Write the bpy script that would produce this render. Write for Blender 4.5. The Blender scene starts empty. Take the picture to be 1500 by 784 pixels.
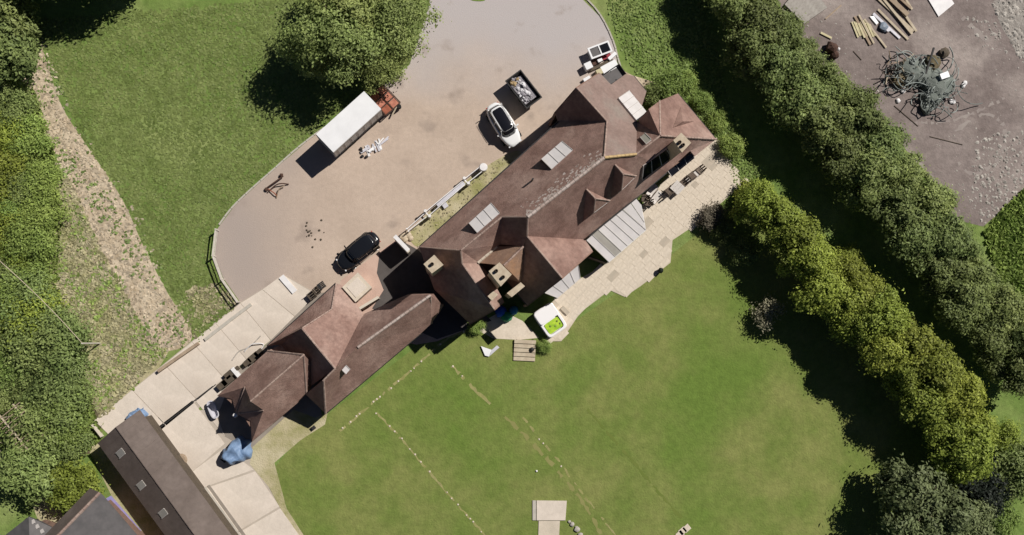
import bpy, math, random
import numpy as np
from mathutils import Vector, Matrix, Quaternion
from mathutils.geometry import tessellate_polygon
random.seed(7); rng = np.random.default_rng(7)
R = math.radians
scn = bpy.context.scene
COL = scn.collection

# ---------------------------------------------------------------- camera, sky, sun, exposure
H = 85.0; F = 1275.0                     # flying height (m), focal length in photo pixels (1500 wide)
NAD = (650.0, 500.0)                     # where straight-down lands in the photo
vn = Vector(((NAD[0]-750)/F, (392-NAD[1])/F, -1)).normalized()
Q = vn.rotation_difference(Vector((0, 0, -1)))
cam = bpy.data.cameras.new('camera'); cam.lens = F/1500*36; cam.sensor_width = 36; cam.clip_end = 3000
co = bpy.data.objects.new('camera', cam); COL.objects.link(co)
co.location = (0, 0, H); co.rotation_mode = 'QUATERNION'; co.rotation_quaternion = Q
scn.camera = co

SUN_EL = R(47); SUN_DIR = Vector((0.79, 0.61, 0)).normalized()      # towards the sun
sdir = Vector((SUN_DIR.x*math.cos(SUN_EL), SUN_DIR.y*math.cos(SUN_EL), math.sin(SUN_EL)))
w = bpy.data.worlds.new('World'); scn.world = w; w.use_nodes = True
nt = w.node_tree
sky = nt.nodes.new('ShaderNodeTexSky'); sky.sky_type = 'NISHITA'; sky.sun_disc = False; sky.air_density = .35; sky.dust_density = .2
sky.sun_elevation = SUN_EL; sky.sun_rotation = math.atan2(SUN_DIR.x, SUN_DIR.y)
bg = nt.nodes['Background']; bg.inputs[1].default_value = 0.05
nt.links.new(sky.outputs[0], bg.inputs[0])
sl = bpy.data.lights.new('sun', 'SUN'); sl.energy = 5.0; sl.angle = R(0.5); sl.color = (1, .955, .89)
so = bpy.data.objects.new('sun', sl); COL.objects.link(so); so.location = (30, 30, 120)
so.rotation_mode = 'QUATERNION'; so.rotation_quaternion = sdir.to_track_quat('Z', 'Y')
scn.view_settings.view_transform = 'Standard'; scn.view_settings.look = 'None'
scn.view_settings.exposure = 0.0; scn.view_settings.gamma = 1

# ---------------------------------------------------------------- helpers
def W(px, py, z=0.0):
    d = Q @ Vector(((px-750)/F, (392-py)/F, -1))
    t = (z-H)/d.z
    return Vector((0, 0, H)) + d*t
class Plane:
    def __init__(s, a, b, c):
        a, b, c = (W(*p) if not isinstance(p, Vector) else p for p in (a, b, c))
        s.p = a; s.n = (b-a).cross(c-a).normalized()
    def at(s, px, py, up=0.0):
        d = Q @ Vector(((px-750)/F, (392-py)/F, -1)); o = Vector((0, 0, H))
        t = (s.p-o).dot(s.n)/d.dot(s.n); v = o+d*t
        return v+Vector((0, 0, up))
def lin(c): return tuple((x/12.92 if x <= .04045 else ((x+.055)/1.055)**2.4) for x in (v/255 for v in c))

MATS = {}
def M(name, c1, c2=None, scale=1.0, rough=.85, bump=0.0, bscale=None, c3=None, scale2=None, island=0.0, spec=.3,
      trans=0.0, metal=0.0, coat=0.0, detail=6.0, stretch=None, rot=0.0, pero=0.0, grain=0.0, gscale=4.0):
    """albedo colours, linear; c1..c2 mixed by noise at `scale`, c3 blotches at `scale2`, island = per-piece variation"""
    m = bpy.data.materials.new(name); m.use_nodes = True; N = m.node_tree; n = N.nodes; L = N.links.new
    b = n['Principled BSDF']; b.inputs['Roughness'].default_value = rough; b.inputs['Metallic'].default_value = metal
    b.inputs['Specular IOR Level'].default_value = spec; b.inputs['Coat Weight'].default_value = coat
    tc = n.new('ShaderNodeTexCoord'); vec = tc.outputs['Object']
    if stretch:
        mp = n.new('ShaderNodeMapping'); mp.inputs['Scale'].default_value = stretch
        mp.inputs['Rotation'].default_value = (0, 0, rot); L(vec, mp.inputs[0]); vec = mp.outputs[0]
    def noise(s, d=detail, r=.6):
        t = n.new('ShaderNodeTexNoise'); t.inputs['Scale'].default_value = s; t.inputs['Detail'].default_value = d
        t.inputs['Roughness'].default_value = r; L(vec, t.inputs['Vector']); return t.outputs[0]
    def ramp(src, lo, hi):
        r = n.new('ShaderNodeMapRange'); r.inputs[1].default_value = lo; r.inputs[2].default_value = hi; L(src, r.inputs[0]); return r.outputs[0]
    def mix(fac, a, bb):
        x = n.new('ShaderNodeMix'); x.data_type = 'RGBA'
        for s, v in ((0, fac), (6, a), (7, bb)):
            if isinstance(v, bpy.types.NodeSocket): L(v, x.inputs[s])
            else: x.inputs[s].default_value = v if s == 0 else (*v, 1)
        return x.outputs[2]
    col = tuple(c1)
    if c2: col = mix(ramp(noise(scale), .36, .64), c1, c2)
    if c3: col = mix(ramp(noise(scale2 or scale*.2), .5, .66), col, c3)
    if island:
        g = n.new('ShaderNodeNewGeometry'); hv = n.new('ShaderNodeHueSaturation')
        L(ramp(g.outputs['Random Per Island'], 0, 1), hv.inputs['Fac']); hv.inputs['Fac'].default_value = 1
        for l in list(hv.inputs['Fac'].links): N.links.remove(l)
        mr = n.new('ShaderNodeMapRange'); mr.inputs[3].default_value = 1-island; mr.inputs[4].default_value = 1+island
        L(g.outputs['Random Per Island'], mr.inputs[0]); L(mr.outputs[0], hv.inputs['Value'])
        if isinstance(col, tuple): hv.inputs['Color'].default_value = (*col, 1)
        else: L(col, hv.inputs['Color'])
        col = hv.outputs[0]
    if grain:
        h3 = n.new('ShaderNodeHueSaturation'); m3 = n.new('ShaderNodeMapRange'); m3.inputs[1].default_value = .3; m3.inputs[2].default_value = .7
        m3.inputs[3].default_value = 1-grain; m3.inputs[4].default_value = 1+grain; L(noise(gscale, 3, .75), m3.inputs[0]); L(m3.outputs[0], h3.inputs['Value'])
        if isinstance(col, tuple): h3.inputs['Color'].default_value = (*col, 1)
        else: L(col, h3.inputs['Color'])
        col = h3.outputs[0]
    if pero:
        oi = n.new('ShaderNodeObjectInfo'); h2 = n.new('ShaderNodeHueSaturation'); m1 = n.new('ShaderNodeMapRange'); m2 = n.new('ShaderNodeMapRange'); mt_ = n.new('ShaderNodeMath'); mt_.operation = 'FRACT'; mu_ = n.new('ShaderNodeMath'); mu_.operation = 'MULTIPLY'; mu_.inputs[1].default_value = 7.31
        m1.inputs[3].default_value = 1-pero; m1.inputs[4].default_value = 1+pero; m2.inputs[3].default_value = .493; m2.inputs[4].default_value = .512
        L(oi.outputs['Random'], m1.inputs[0]); L(oi.outputs['Random'], mu_.inputs[0]); L(mu_.outputs[0], mt_.inputs[0]); L(mt_.outputs[0], m2.inputs[0])
        L(m1.outputs[0], h2.inputs['Value']); L(m2.outputs[0], h2.inputs['Hue']); L(col, h2.inputs['Color']); col = h2.outputs[0]
    if isinstance(col, tuple): b.inputs['Base Color'].default_value = (*col, 1)
    else: L(col, b.inputs['Base Color'])
    if bump:
        bp = n.new('ShaderNodeBump'); bp.inputs['Strength'].default_value = bump; bp.inputs['Distance'].default_value = .1
        L(noise(bscale or scale*4, 4), bp.inputs['Height']); L(bp.outputs[0], b.inputs['Normal'])
    if trans:
        t = n.new('ShaderNodeBsdfTranslucent'); mx = n.new('ShaderNodeMixShader'); mx.inputs[0].default_value = trans
        if isinstance(col, tuple): t.inputs[0].default_value = (*col, 1)
        else: L(col, t.inputs[0])
        L(b.outputs[0], mx.inputs[1]); L(t.outputs[0], mx.inputs[2]); L(mx.outputs[0], n['Material Output'].inputs[0])
    m['h'] = 1; MATS[name] = m; return m

class MB:
    def __init__(s): s.v = []; s.f = []
    def add(s, vs, fs):
        k = len(s.v); s.v += [Vector(x) for x in vs]; s.f += [tuple(i+k for i in f) for f in fs]; return s
    def poly(s, pts): return s.add(pts, [tuple(range(len(pts)))])
    def box(s, c, size, rz=0.0, rot=None):
        hx, hy, hz = (x/2 for x in size); m = rot or Matrix.Rotation(rz, 3, 'Z'); c = Vector(c)
        vs = [c+m @ Vector((x, y, z)) for z in (-hz, hz) for x, y in ((-hx, -hy), (hx, -hy), (hx, hy), (-hx, hy))]
        return s.add(vs, [(3, 2, 1, 0), (4, 5, 6, 7), (0, 1, 5, 4), (1, 2, 6, 5), (2, 3, 7, 6), (3, 0, 4, 7)])
    def beam(s, a, b, wdt, hgt):
        a = Vector(a); b = Vector(b); d = b-a; q = d.to_track_quat('X', 'Z').to_matrix()
        return s.box((a+b)/2, (d.length, wdt, hgt), rot=q)
    def prism(s, pts, z0, z1):
        """pts: xy(z) polygon, any order; vertical walls from z0 to z1 (z1 None = own z)"""
        P = [Vector(p) if len(p) == 3 else Vector((*p, 0)) for p in pts]
        a = sum(P[i].x*P[(i+1) % len(P)].y-P[(i+1) % len(P)].x*P[i].y for i in range(len(P)))
        if a < 0: P.reverse()
        n = len(P)
        top = [Vector((p.x, p.y, p.z if z1 is None else z1)) for p in P]
        bot = [Vector((p.x, p.y, (p.z+z0) if z1 is None else z0)) for p in P]
        vs = bot+top; fs = []
        for t in tessellate_polygon([[Vector((p.x, p.y, 0)) for p in P]]):
            a_, b_, c_ = t
            if (P[b_]-P[a_]).to_2d().cross((P[c_]-P[a_]).to_2d()) < 0: a_, c_ = c_, a_
            fs += [(n+a_, n+b_, n+c_), (c_, b_, a_)]
        fs += [(i, (i+1) % n, n+(i+1) % n, n+i) for i in range(n)]
        return s.add(vs, fs)
    def tube(s, path, r, n=6, r2=None):
        P = [Vector(p) for p in path]; vs = []; fs = []
        for i, p in enumerate(P):
            d = (P[min(i+1, len(P)-1)]-P[max(i-1, 0)]).normalized(); q = d.to_track_quat('Z', 'Y')
            rr = r if r2 is None else r+(r2-r)*i/(len(P)-1)
            vs += [p+q @ Vector((rr*math.cos(2*math.pi*k/n), rr*math.sin(2*math.pi*k/n), 0)) for k in range(n)]
        for i in range(len(P)-1):
            for k in range(n):
                fs.append((i*n+k, i*n+(k+1) % n, (i+1)*n+(k+1) % n, (i+1)*n+k))
        fs += [tuple(reversed(range(n))), tuple((len(P)-1)*n+k for k in range(n))]
        return s.add(vs, fs)
    def rings(s, rings, cap=True):
        n = len(rings[0]); vs = [p for r in rings for p in r]
        fs = [(i*n+k, i*n+(k+1) % n, (i+1)*n+(k+1) % n, (i+1)*n+k) for i in range(len(rings)-1) for k in range(n)]
        if cap: fs += [tuple(reversed(range(n))), tuple((len(rings)-1)*n+k for k in range(n))]
        return s.add(vs, fs)
    def cyl(s, c, r, h, n=12, r2=None):
        c = Vector(c); r2 = r if r2 is None else r2
        return s.rings([[c+Vector((q*math.cos(2*math.pi*k/n), q*math.sin(2*math.pi*k/n), z)) for k in range(n)] for q, z in ((r, 0), (r2, h))])
    def mesh(s, name, mat, smooth=False, origin=None):
        me = bpy.data.meshes.new(name); o = Vector(origin) if origin is not None else Vector()
        me.from_pydata([tuple(v-o) for v in s.v], [], s.f); me.materials.append(MATS[mat]); me.update()
        if smooth: me.polygons.foreach_set('use_smooth', [True]*len(me.polygons))
        return me
    def build(s, name, mat, parent=None, origin=None, smooth=False, bevel=0):
        if origin is None and parent is not None and parent.get('worldbuilt'): origin = parent['worldbuilt']
        o = link(name, s.mesh(name, mat, smooth, origin), parent)
        if parent is None and origin is not None: o.location = Vector(origin)
        if bevel:
            b = o.modifiers.new('bevel', 'BEVEL'); b.width = bevel; b.segments = 2; b.limit_method = 'ANGLE'
        return o
def link(name, data, parent=None, loc=None, rz=0):
    o = bpy.data.objects.new(name, data); COL.objects.link(o); o.parent = parent
    if loc is not None: o.location = loc
    if rz: o.rotation_euler = (0, 0, rz)
    return o
def tag(o, label, cat, group=None):
    o['label'] = label; o['category'] = cat
    if group: o['group'] = group
    return o
def thing(name, label, cat, loc=(0, 0, 0), rz=0, group=None, world=False):
    o = link(name, None, None, loc, rz); o.empty_display_size = .3; tag(o, label, cat, group)
    if world: o['worldbuilt'] = tuple(loc)
    return o
def struct(name, mb, mat, kind='structure'):
    o = mb.build(name, mat); o['kind'] = kind; return o
def copy_tree(o, parent=None):
    c = o.copy(); COL.objects.link(c); c.parent = parent
    for ch in o.children: copy_tree(ch, c)
    return c
def G(pts, z=0.0): return [W(x, y, z) for x, y in pts]
def ang(a, b): a = W(*a); b = W(*b); return math.atan2(b.y-a.y, b.x-a.x)
def spline(pts, k=8):
    P = [Vector(p).to_3d() for p in pts]; out = []
    for i in range(len(P)-1):
        p0 = P[max(i-1, 0)]; p1 = P[i]; p2 = P[i+1]; p3 = P[min(i+2, len(P)-1)]
        for j in range(k):
            t = j/k
            out.append(.5*((2*p1)+(p2-p0)*t+(2*p0-5*p1+4*p2-p3)*t*t+(3*p1-p0-3*p2+p3)*t**3))
    out.append(P[-1]); return out
def inside(poly, x, y):
    x = np.asarray(x); y = np.asarray(y); r = np.zeros(x.shape, bool); n = len(poly)
    for i in range(n):
        x1, y1 = poly[i][:2]; x2, y2 = poly[(i+1) % n][:2]
        c = ((y1 > y) != (y2 > y)) & (x < (x2-x1)*(y-y1)/(y2-y1+1e-9)+x1); r ^= c
    return r

# ---------------------------------------------------------------- materials
M('meadow', (.120, .188, .042), (.178, .240, .068), .35, .95, .6, 7, c3=(.235, .275, .10), scale2=.09, spec=.1, grain=.2, gscale=1.3)
M('lawn', (.140, .184, .044), (.204, .220, .070), .26, .95, .6, 5, c3=(.122, .184, .036), scale2=.055, spec=.1, grain=.16, gscale=1.4, detail=9)
M('rough', (.27, .26, .11), (.46, .40, .26), .5, .95, .6, 7, c3=(.52, .46, .32), scale2=.22, spec=.1)
M('earth', (.44, .355, .25), (.56, .47, .35), 1.1, .95, .9, 3, c3=(.33, .26, .175), scale2=.7, spec=.1, grain=.2, gscale=2.5)
M('darkearth', (.10, .085, .05), (.16, .13, .08), .8, .95, .6, 5, spec=.1)
M('yard', (.180, .145, .133), (.240, .198, .183), .22, .92, .5, 5, c3=(.335, .285, .258), scale2=.09, spec=.2, grain=.18, gscale=1.6)
M('rubble_ground', (.34, .31, .28), (.22, .20, .18), .8, .95, .9, 4, spec=.1)
M('concrete', (.57, .50, .425), (.65, .57, .49), .3, .9, .15, 6, c3=(.50, .43, .36), scale2=.12, grain=.07, gscale=2.0)
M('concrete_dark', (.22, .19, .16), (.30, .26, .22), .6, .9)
M('patio', (.55, .475, .38), (.65, .565, .465), .7, .85, .2, 5, c3=(.47, .41, .325), scale2=.35, grain=.08, gscale=3)
M('patio_dark', (.40, .35, .28), (.46, .39, .31), 1.2, .85)
M('patio_joint', (.50, .43, .34), (.56, .485, .39), 1.5, .95)
M('kerb', (.40, .37, .32), (.48, .44, .38), 2, .9)
M('tile', (.195, .116, .094), (.295, .188, .154), .55, .8, .6, 10, c3=(.36, .25, .208), scale2=.16, detail=9, grain=.18, gscale=2.6)
M('tile_old', (.25, .155, .112), (.33, .22, .16), .6, .85, .5, 10, c3=(.38, .22, .13), scale2=.35, detail=8, grain=.15, gscale=3.5)
M('tile_grey', (.205, .143, .122), (.255, .180, .156), .6, .85, .5, 10, c3=(.245, .200, .172), scale2=.25, detail=8, grain=.13, gscale=3.5)
M('ridge', (.28, .19, .16), (.40, .30, .25), 1.5, .85)
M('lichen', (.52, .44, .40), (.38, .29, .25), 1.2, .9, grain=.2, gscale=5)
M('barn_roof', (.108, .083, .071), (.140, .110, .096), .4, .75, .1, 8, grain=.12, gscale=2)
M('slate', (.10, .095, .095), (.14, .13, .13), 1, .7)
M('brick', (.24, .15, .115), (.18, .11, .085), 3, .9, .3, 20)
M('render', (.60, .54, .45), (.52, .46, .38), 1.2, .9)
M('chimney', (.52, .44, .33), (.42, .34, .25), 2.5, .9, .3, 12)
M('pot', (.06, .045, .035), None, rough=.9)
M('pink_paving', (.46, .315, .255), (.52, .37, .30), .8, .9, .2, 8)
M('poly', (.70, .665, .65), (.62, .59, .58), .8, .3, spec=.5, trans=.12)
M('poly_grey', (.35, .33, .29), (.30, .28, .25), .8, .25, spec=.5)
M('bar', (.44, .41, .39), None, rough=.6)
M('frame_white', (.75, .74, .72), None, rough=.5)
M('dark_glass', (.012, .012, .015), None, rough=.08, spec=.6)
M('window_glass', (.03, .035, .04), None, rough=.05, spec=.6)
M('timber', (.36, .28, .20), (.27, .20, .14), 2, .85, island=.15)
M('timber_pale', (.50, .43, .32), (.40, .33, .24), 2, .85, island=.2)
M('timber_cream', (.58, .53, .34), (.50, .44, .27), 2, .85, island=.15)
M('timber_dark', (.075, .06, .045), (.11, .085, .06), 3, .85)
M('fence_wood', (.60, .55, .49), (.48, .44, .38), 3, .9)
M('white_paint', (.76, .74, .73), (.66, .64, .64), 1.5, .55)
M('white', (.78, .78, .79), (.70, .70, .71), .6, .4)
M('white_gel', (.80, .78, .78), None, rough=.2, spec=.5)
M('lime', (.46, .62, .05), (.22, .40, .02), 2.2, .4)
M('car_white', (.78, .78, .78), None, rough=.25, coat=1)
M('car_black', (.010, .011, .014), None, rough=.15, coat=1)
M('car_glass', (.010, .010, .013), None, rough=.04, spec=.7)
M('tyre', (.018, .018, .018), None, rough=.9)
M('alloy', (.45, .45, .46), None, rough=.35, metal=1)
M('lamp', (.7, .7, .72), None, rough=.1, spec=.6)
M('lamp_red', (.35, .02, .02), None, rough=.2)
M('black_metal', (.02, .02, .022), (.035, .032, .03), 3, .6)
M('black_plastic', (.025, .023, .023), None, rough=.6)
M('steel_grey', (.20, .24, .30), (.16, .19, .24), 1, .5)
M('alu', (.48, .47, .45), None, rough=.5)
M('rust', (.33, .105, .06), (.22, .07, .04), 3, .85)
M('rust_pale', (.50, .21, .14), (.36, .13, .09), 2.5, .85)
M('rust_dark', (.060, .034, .026), (.095, .05, .036), 4, .9)
M('red', (.28, .02, .035), (.2, .015, .03), 3, .6)
M('bag_white', (.68, .67, .68), (.50, .49, .52), 5, .6, island=.25)
M('bag_grey', (.16, .15, .17), (.3, .28, .3), 5, .6, island=.3)
M('cardboard', (.36, .26, .14), None, rough=.9, island=.3)
M('tarp', (.14, .22, .36), (.20, .29, .44), 1.6, .5, .5, 4)
M('purple', (.23, .20, .42), (.29, .26, .48), 2, .7)
M('toy_blue', (.02, .10, .45), None, rough=.5)
M('toy_green', (.03, .28, .12), None, rough=.5)
M('toy_teal', (.03, .22, .36), None, rough=.5)
M('toy_violet', (.16, .05, .30), None, rough=.5)
M('cable', (.17, .195, .18), (.26, .28, .265), 4, .7, island=.4)
M('net', (.13, .15, .13), (.19, .205, .185), 3, .85, .6, 8)
M('stone', (.42, .39, .35), (.30, .27, .24), 2, .9, island=.25)
M('lavender', (.55, .54, .58), (.48, .47, .52), 2, .5)
M('rattan', (.10, .075, .06), (.16, .12, .09), 6, .8)
M('cushion', (.58, .54, .50), (.50, .46, .43), 3, .9)
M('worn', (.215, .215, .076), (.245, .235, .090), .8, .95, spec=.1)
M('worn_pale', (.30, .28, .125), (.245, .24, .088), .7, .95, spec=.1, grain=.2, gscale=2)
M('track_pale', (.32, .28, .255), (.26, .22, .205), .6, .95, spec=.1)
M('shade_paint', (.075, .066, .062), (.10, .088, .082), .8, .9, .2, 8)  # near-black floor colour that paints in the courtyard shade
M('concrete_joint', (.40, .345, .285), (.46, .40, .335), .6, .9)
M('lawn_dark', (.125, .165, .036), (.15, .18, .045), .8, .95, spec=.1)
M('ridge_yellow', (.52, .38, .18), (.40, .28, .15), 1.5, .9)
M('bark', (.12, .09, .065), (.18, .14, .10), 3, .95, .6, 10)
def leafmat(n, a, b, c=None, isl=.35, pero=.2): M(n, a, b, .45, .6, c3=c, scale2=.25, island=isl, spec=.25, trans=.3, pero=pero)
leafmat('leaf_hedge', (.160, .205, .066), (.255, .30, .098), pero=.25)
leafmat('leaf_bright', (.230, .275, .045), (.32, .365, .066))
leafmat('leaf_big', (.265, .325, .10), (.35, .40, .135))
leafmat('leaf_grey', (.165, .205, .085), (.225, .265, .12))
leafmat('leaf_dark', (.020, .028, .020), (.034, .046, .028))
leafmat('leaf_bush', (.205, .285, .066), (.305, .385, .10))
leafmat('leaf_left', (.20, .26, .080), (.285, .34, .115))
leafmat('leaf_dry', (.30, .28, .18), (.40, .37, .26))
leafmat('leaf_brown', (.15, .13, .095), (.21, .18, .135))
leafmat('grass_a', (.168, .232, .060), (.238, .298, .095), isl=.2)
leafmat('grass_b', (.190, .205, .062), (.250, .245, .092), isl=.13)
leafmat('grass_dry', (.50, .44, .29), (.38, .36, .18))
leafmat('straw', (.54, .45, .32), (.62, .54, .40))

# drive: pale tarmac up the hill, tan gravel in front of the house, dusty grey at the far end
def drive_mat():
    m = M('drive', (.425, .335, .268), (.49, .39, .315), .2, .92, .25, 9, grain=.07, gscale=2.5)
    N = m.node_tree; n = N.nodes; L = N.links.new; b = n['Principled BSDF']
    src = b.inputs['Base Color'].links[0].from_socket
    tc = n.new('ShaderNodeTexCoord'); sx = n.new('ShaderNodeSeparateXYZ')
    no = n.new('ShaderNodeTexNoise'); no.inputs['Scale'].default_value = .12; no.inputs['Detail'].default_value = 5
    L(tc.outputs['Object'], no.inputs['Vector'])
    ad = n.new('ShaderNodeVectorMath'); ad.operation = 'MULTIPLY_ADD'; ad.inputs[1].default_value = (9, 9, 0)
    L(no.outputs[1], ad.inputs[0]); L(tc.outputs['Object'], ad.inputs[2]); L(ad.outputs[0], sx.inputs[0])
    def mask(sock, lo, hi):
        r = n.new('ShaderNodeMapRange'); r.interpolation_type = 'SMOOTHSTEP'
        r.inputs[1].default_value = lo; r.inputs[2].default_value = hi; L(sock, r.inputs[0]); return r.outputs[0]
    def mix(f, a, c):
        x = n.new('ShaderNodeMix'); x.data_type = 'RGBA'; L(f, x.inputs[0]); L(a, x.inputs[6]); x.inputs[7].default_value = (*c, 1); return x.outputs[2]
    top = W(740, 115); lft = W(420, 330)
    c = mix(mask(sx.outputs[1], top.y+1, top.y+10), src, (.435, .395, .385))
    mm = n.new('ShaderNodeMapRange'); mm.interpolation_type = 'SMOOTHSTEP'
    mm.inputs[1].default_value = lft.x+9; mm.inputs[2].default_value = lft.x-1; L(sx.outputs[0], mm.inputs[0])
    c = mix(mm.outputs[0], c, (.36, .30, .265))
    st = n.new('ShaderNodeTexNoise'); st.inputs['Scale'].default_value = .32; st.inputs['Detail'].default_value = 7; L(tc.outputs['Object'], st.inputs['Vector'])
    f = mask(st.outputs[0], .56, .74); mu = n.new('ShaderNodeMath'); mu.operation = 'MULTIPLY'; mu.inputs[1].default_value = .75; L(f, mu.inputs[0])
    c = mix(mu.outputs[0], c, (.27, .215, .18))
    L(c, b.inputs['Base Color'])
drive_mat()

# ---------------------------------------------------------------- setting: ground sheets
g = MB(); g.poly([(-400, -400, 0), (400, -400, 0), (400, 400, 0), (-400, 400, 0)]); struct('ground', g, 'meadow')
def sheet(name, px, mat, z, sm=0):
    P = G(px)
    if sm: P = spline(P+[P[0]], sm)[:-1]
    m = MB(); T = tessellate_polygon([P]); vs = [Vector((p.x, p.y, z)) for p in P]; fs = []
    for a, b, c in T:
        if (vs[b]-vs[a]).to_2d().cross((vs[c]-vs[a]).to_2d()) < 0: a, c = c, a
        fs.append((a, b, c))
    m.add(vs, fs); return struct(name, m, mat)
LAWN = [(398, 690), (432, 650), (480, 607), (620, 500), (690, 478), (800, 500), (985, 372), (1085, 292), (1200, 330), (1420, 660), (1380, 860), (440, 860), (420, 740)]
sheet('lawn', LAWN, 'lawn', .006)
ROUGH = [(100, 250), (160, 340), (205, 425), (250, 510), (150, 612), (112, 570), (45, 430), (40, 330)]
sheet('rough_ground', ROUGH, 'rough', .004, 4)
EARTH = [(16, 40), (52, 48), (88, 150), (125, 210), (178, 290), (212, 365), (246, 430), (282, 492), (250, 514), (215, 500), (182, 425), (148, 365), (108, 275), (62, 190), (30, 120)]
sheet('bare_earth', EARTH, 'earth', .010, 4)
sheet('earth_bank', [(105, 470), (125, 500), (130, 560), (150, 620), (140, 660), (110, 660), (100, 600), (95, 530)], 'darkearth', .012, 4)
YARD = [(1120, -60), (1600, -60), (1600, 180), (1505, 285), (1478, 300), (1440, 332), (1400, 322), (1340, 230), (1230, 130), (1150, 30)]
sheet('demolition_yard', YARD, 'yard', .008)
sheet('rubble_patch', [(1452, -40), (1600, -60), (1600, 110), (1500, 85), (1482, 62), (1462, 28)], 'rubble_ground', .014, 3)
DRIVE = [(640, -60), (628, 10), (600, 95), (560, 128), (455, 203), (400, 250), (345, 300), (318, 336), (314, 374), (327, 407), (352, 443), (420, 470), (520, 420), (620, 375), (860, 165), (905, 99), (900, 62), (882, 28), (850, -4), (800, -60)]
sheet('driveway', DRIVE, 'drive', .012)
sheet('grass_verge', [(596, 345), (640, 300), (700, 252), (752, 222), (760, 232), (700, 285), (640, 345), (612, 362)], 'rough', .018, 4)
sheet('side_path', [(905, 99), (925, 110), (950, 118), (975, 125), (968, 150), (930, 150), (900, 125)], 'earth', .016)
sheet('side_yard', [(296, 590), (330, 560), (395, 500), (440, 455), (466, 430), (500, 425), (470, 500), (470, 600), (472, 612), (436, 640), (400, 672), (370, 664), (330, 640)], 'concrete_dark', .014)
sheet('rear_verge', [(370, 655), (430, 600), (462, 612), (480, 605), (476, 622), (440, 645), (402, 678), (420, 745), (455, 800), (440, 800), (395, 715), (366, 680)], 'rough', .02)
sheet('courtyard_paving', [(480, 455), (492, 430), (500, 410), (560, 365), (583, 350), (612, 372), (720, 470), (690, 480), (640, 500), (610, 505), (540, 490), (500, 480)], 'pink_paving', .02)
sheet('courtyard_shade_sheet', [(556, 372), (585, 351), (612, 366), (720, 470), (690, 480), (640, 497), (600, 480), (545, 452), (562, 425), (552, 400)], 'shade_paint', .026)  # dark sheet over the pink paving, deepens the shaded part by colour
sheet('terrace_paving', [(690, 482), (735, 455), (765, 470), (790, 495), (760, 498), (722, 496), (712, 490)], 'patio', .022)
sheet('island_verge', [(672, -30), (684, -4), (698, 2), (714, -2), (722, -30)], 'meadow', .03, 3)
sheet('barn_verge', [(128, 655), (145, 640), (262, 800), (200, 800)], 'rough', .016)
sheet('neighbour_path', [(-20, 600), (0, 596), (60, 690), (95, 760), (110, 800), (70, 800), (40, 720), (-20, 650)], 'rough', .016)

# driveway kerb, stones one by one
def along(px, step):
    P = spline(G(px), 10); d = 0; out = []; carry = 0
    for a, b in zip(P, P[1:]):
        L = (b-a).length
        while carry <= L:
            out.append((a+(b-a)*(carry/L), math.atan2(b.y-a.y, b.x-a.x))); carry += step
        carry -= L
    return out
def kerb(label_name, px):
    root = struct(label_name, MB().box((0, 0, -.4), (.1, .1, .1)), 'kerb')
    me = MB().box((0, 0, .05), (.93, .16, .1)).mesh('kerb_stone', 'kerb')
    for p, a in along(px, .97): link('kerb_stone', me, root, (p.x, p.y, 0.0), a+random.uniform(-.02, .02))
kerb('kerb', [(560, 127), (455, 202), (400, 249), (345, 299), (318, 334)])
kerb('kerb', [(845, -14), (868, 8), (884, 30), (898, 60), (905, 85), (912, 108)])

# concrete road in slabs
road = struct('concrete_road', MB().prism([W(x, y) for x, y in [(418, 404), (464, 430), (300, 588), (255, 640), (355, 800), (440, 800), (365, 660), (330, 640), (300, 600), (230, 612), (138, 616), (350, 444)]], -.05, .016), 'concrete_joint')
def lerp(a, b, t): return (a[0]+(b[0]-a[0])*t, a[1]+(b[1]-a[1])*t)
def slab(px, parent, name='concrete_slab', mat='concrete', gap=.035, z=.04):
    P = G(px); c = sum(P, Vector())/len(P)
    P = [p+(c-p).normalized()*gap*1.4 for p in P]
    m = MB().prism([(p-c) for p in P], -.03, z).mesh(name, mat)
    return link(name, m, parent, (c.x, c.y, 0))
La, Lb = (352, 444), (138, 616); Ra, Rb = (397, 499), (190, 668)
ts = [0, .17, .33, .52, .74, 1]
slab([(414, 402), (464, 432), (432, 464), (384, 424)], road); slab([(384, 424), (432, 464), (397, 499), (352, 444)], road)
for a, b in zip(ts, ts[1:]):
    slab([lerp(La, Lb, a), lerp(Ra, Rb, a), lerp(Ra, Rb, b), lerp(La, Lb, b)], road)
for q in ([(212, 640), (282, 586), (330, 650), (258, 712)], [(262, 705), (330, 655), (372, 688), (295, 716)], [(298, 716), (374, 690), (410, 742), (340, 784)], [(341, 785), (411, 744), (450, 800), (352, 800)],
          [(285, 586), (316, 562), (330, 580), (318, 612), (330, 640)]):
    slab(q, road)
m = MB().beam(W(231, 629, .035), W(312, 566, .035), .12, .03); tag(m.build('drain_channel', 'black_metal'), 'narrow dark drain slot running across the pale concrete road', 'drain')
m = MB().beam(W(412, 405, .10), W(432, 428, .10), .55, .12); tag(m.build('concrete_lintel', 'white_paint', origin=W(420, 416)), 'pale concrete lintel lying at the start of the concrete road', 'lintel')

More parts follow.
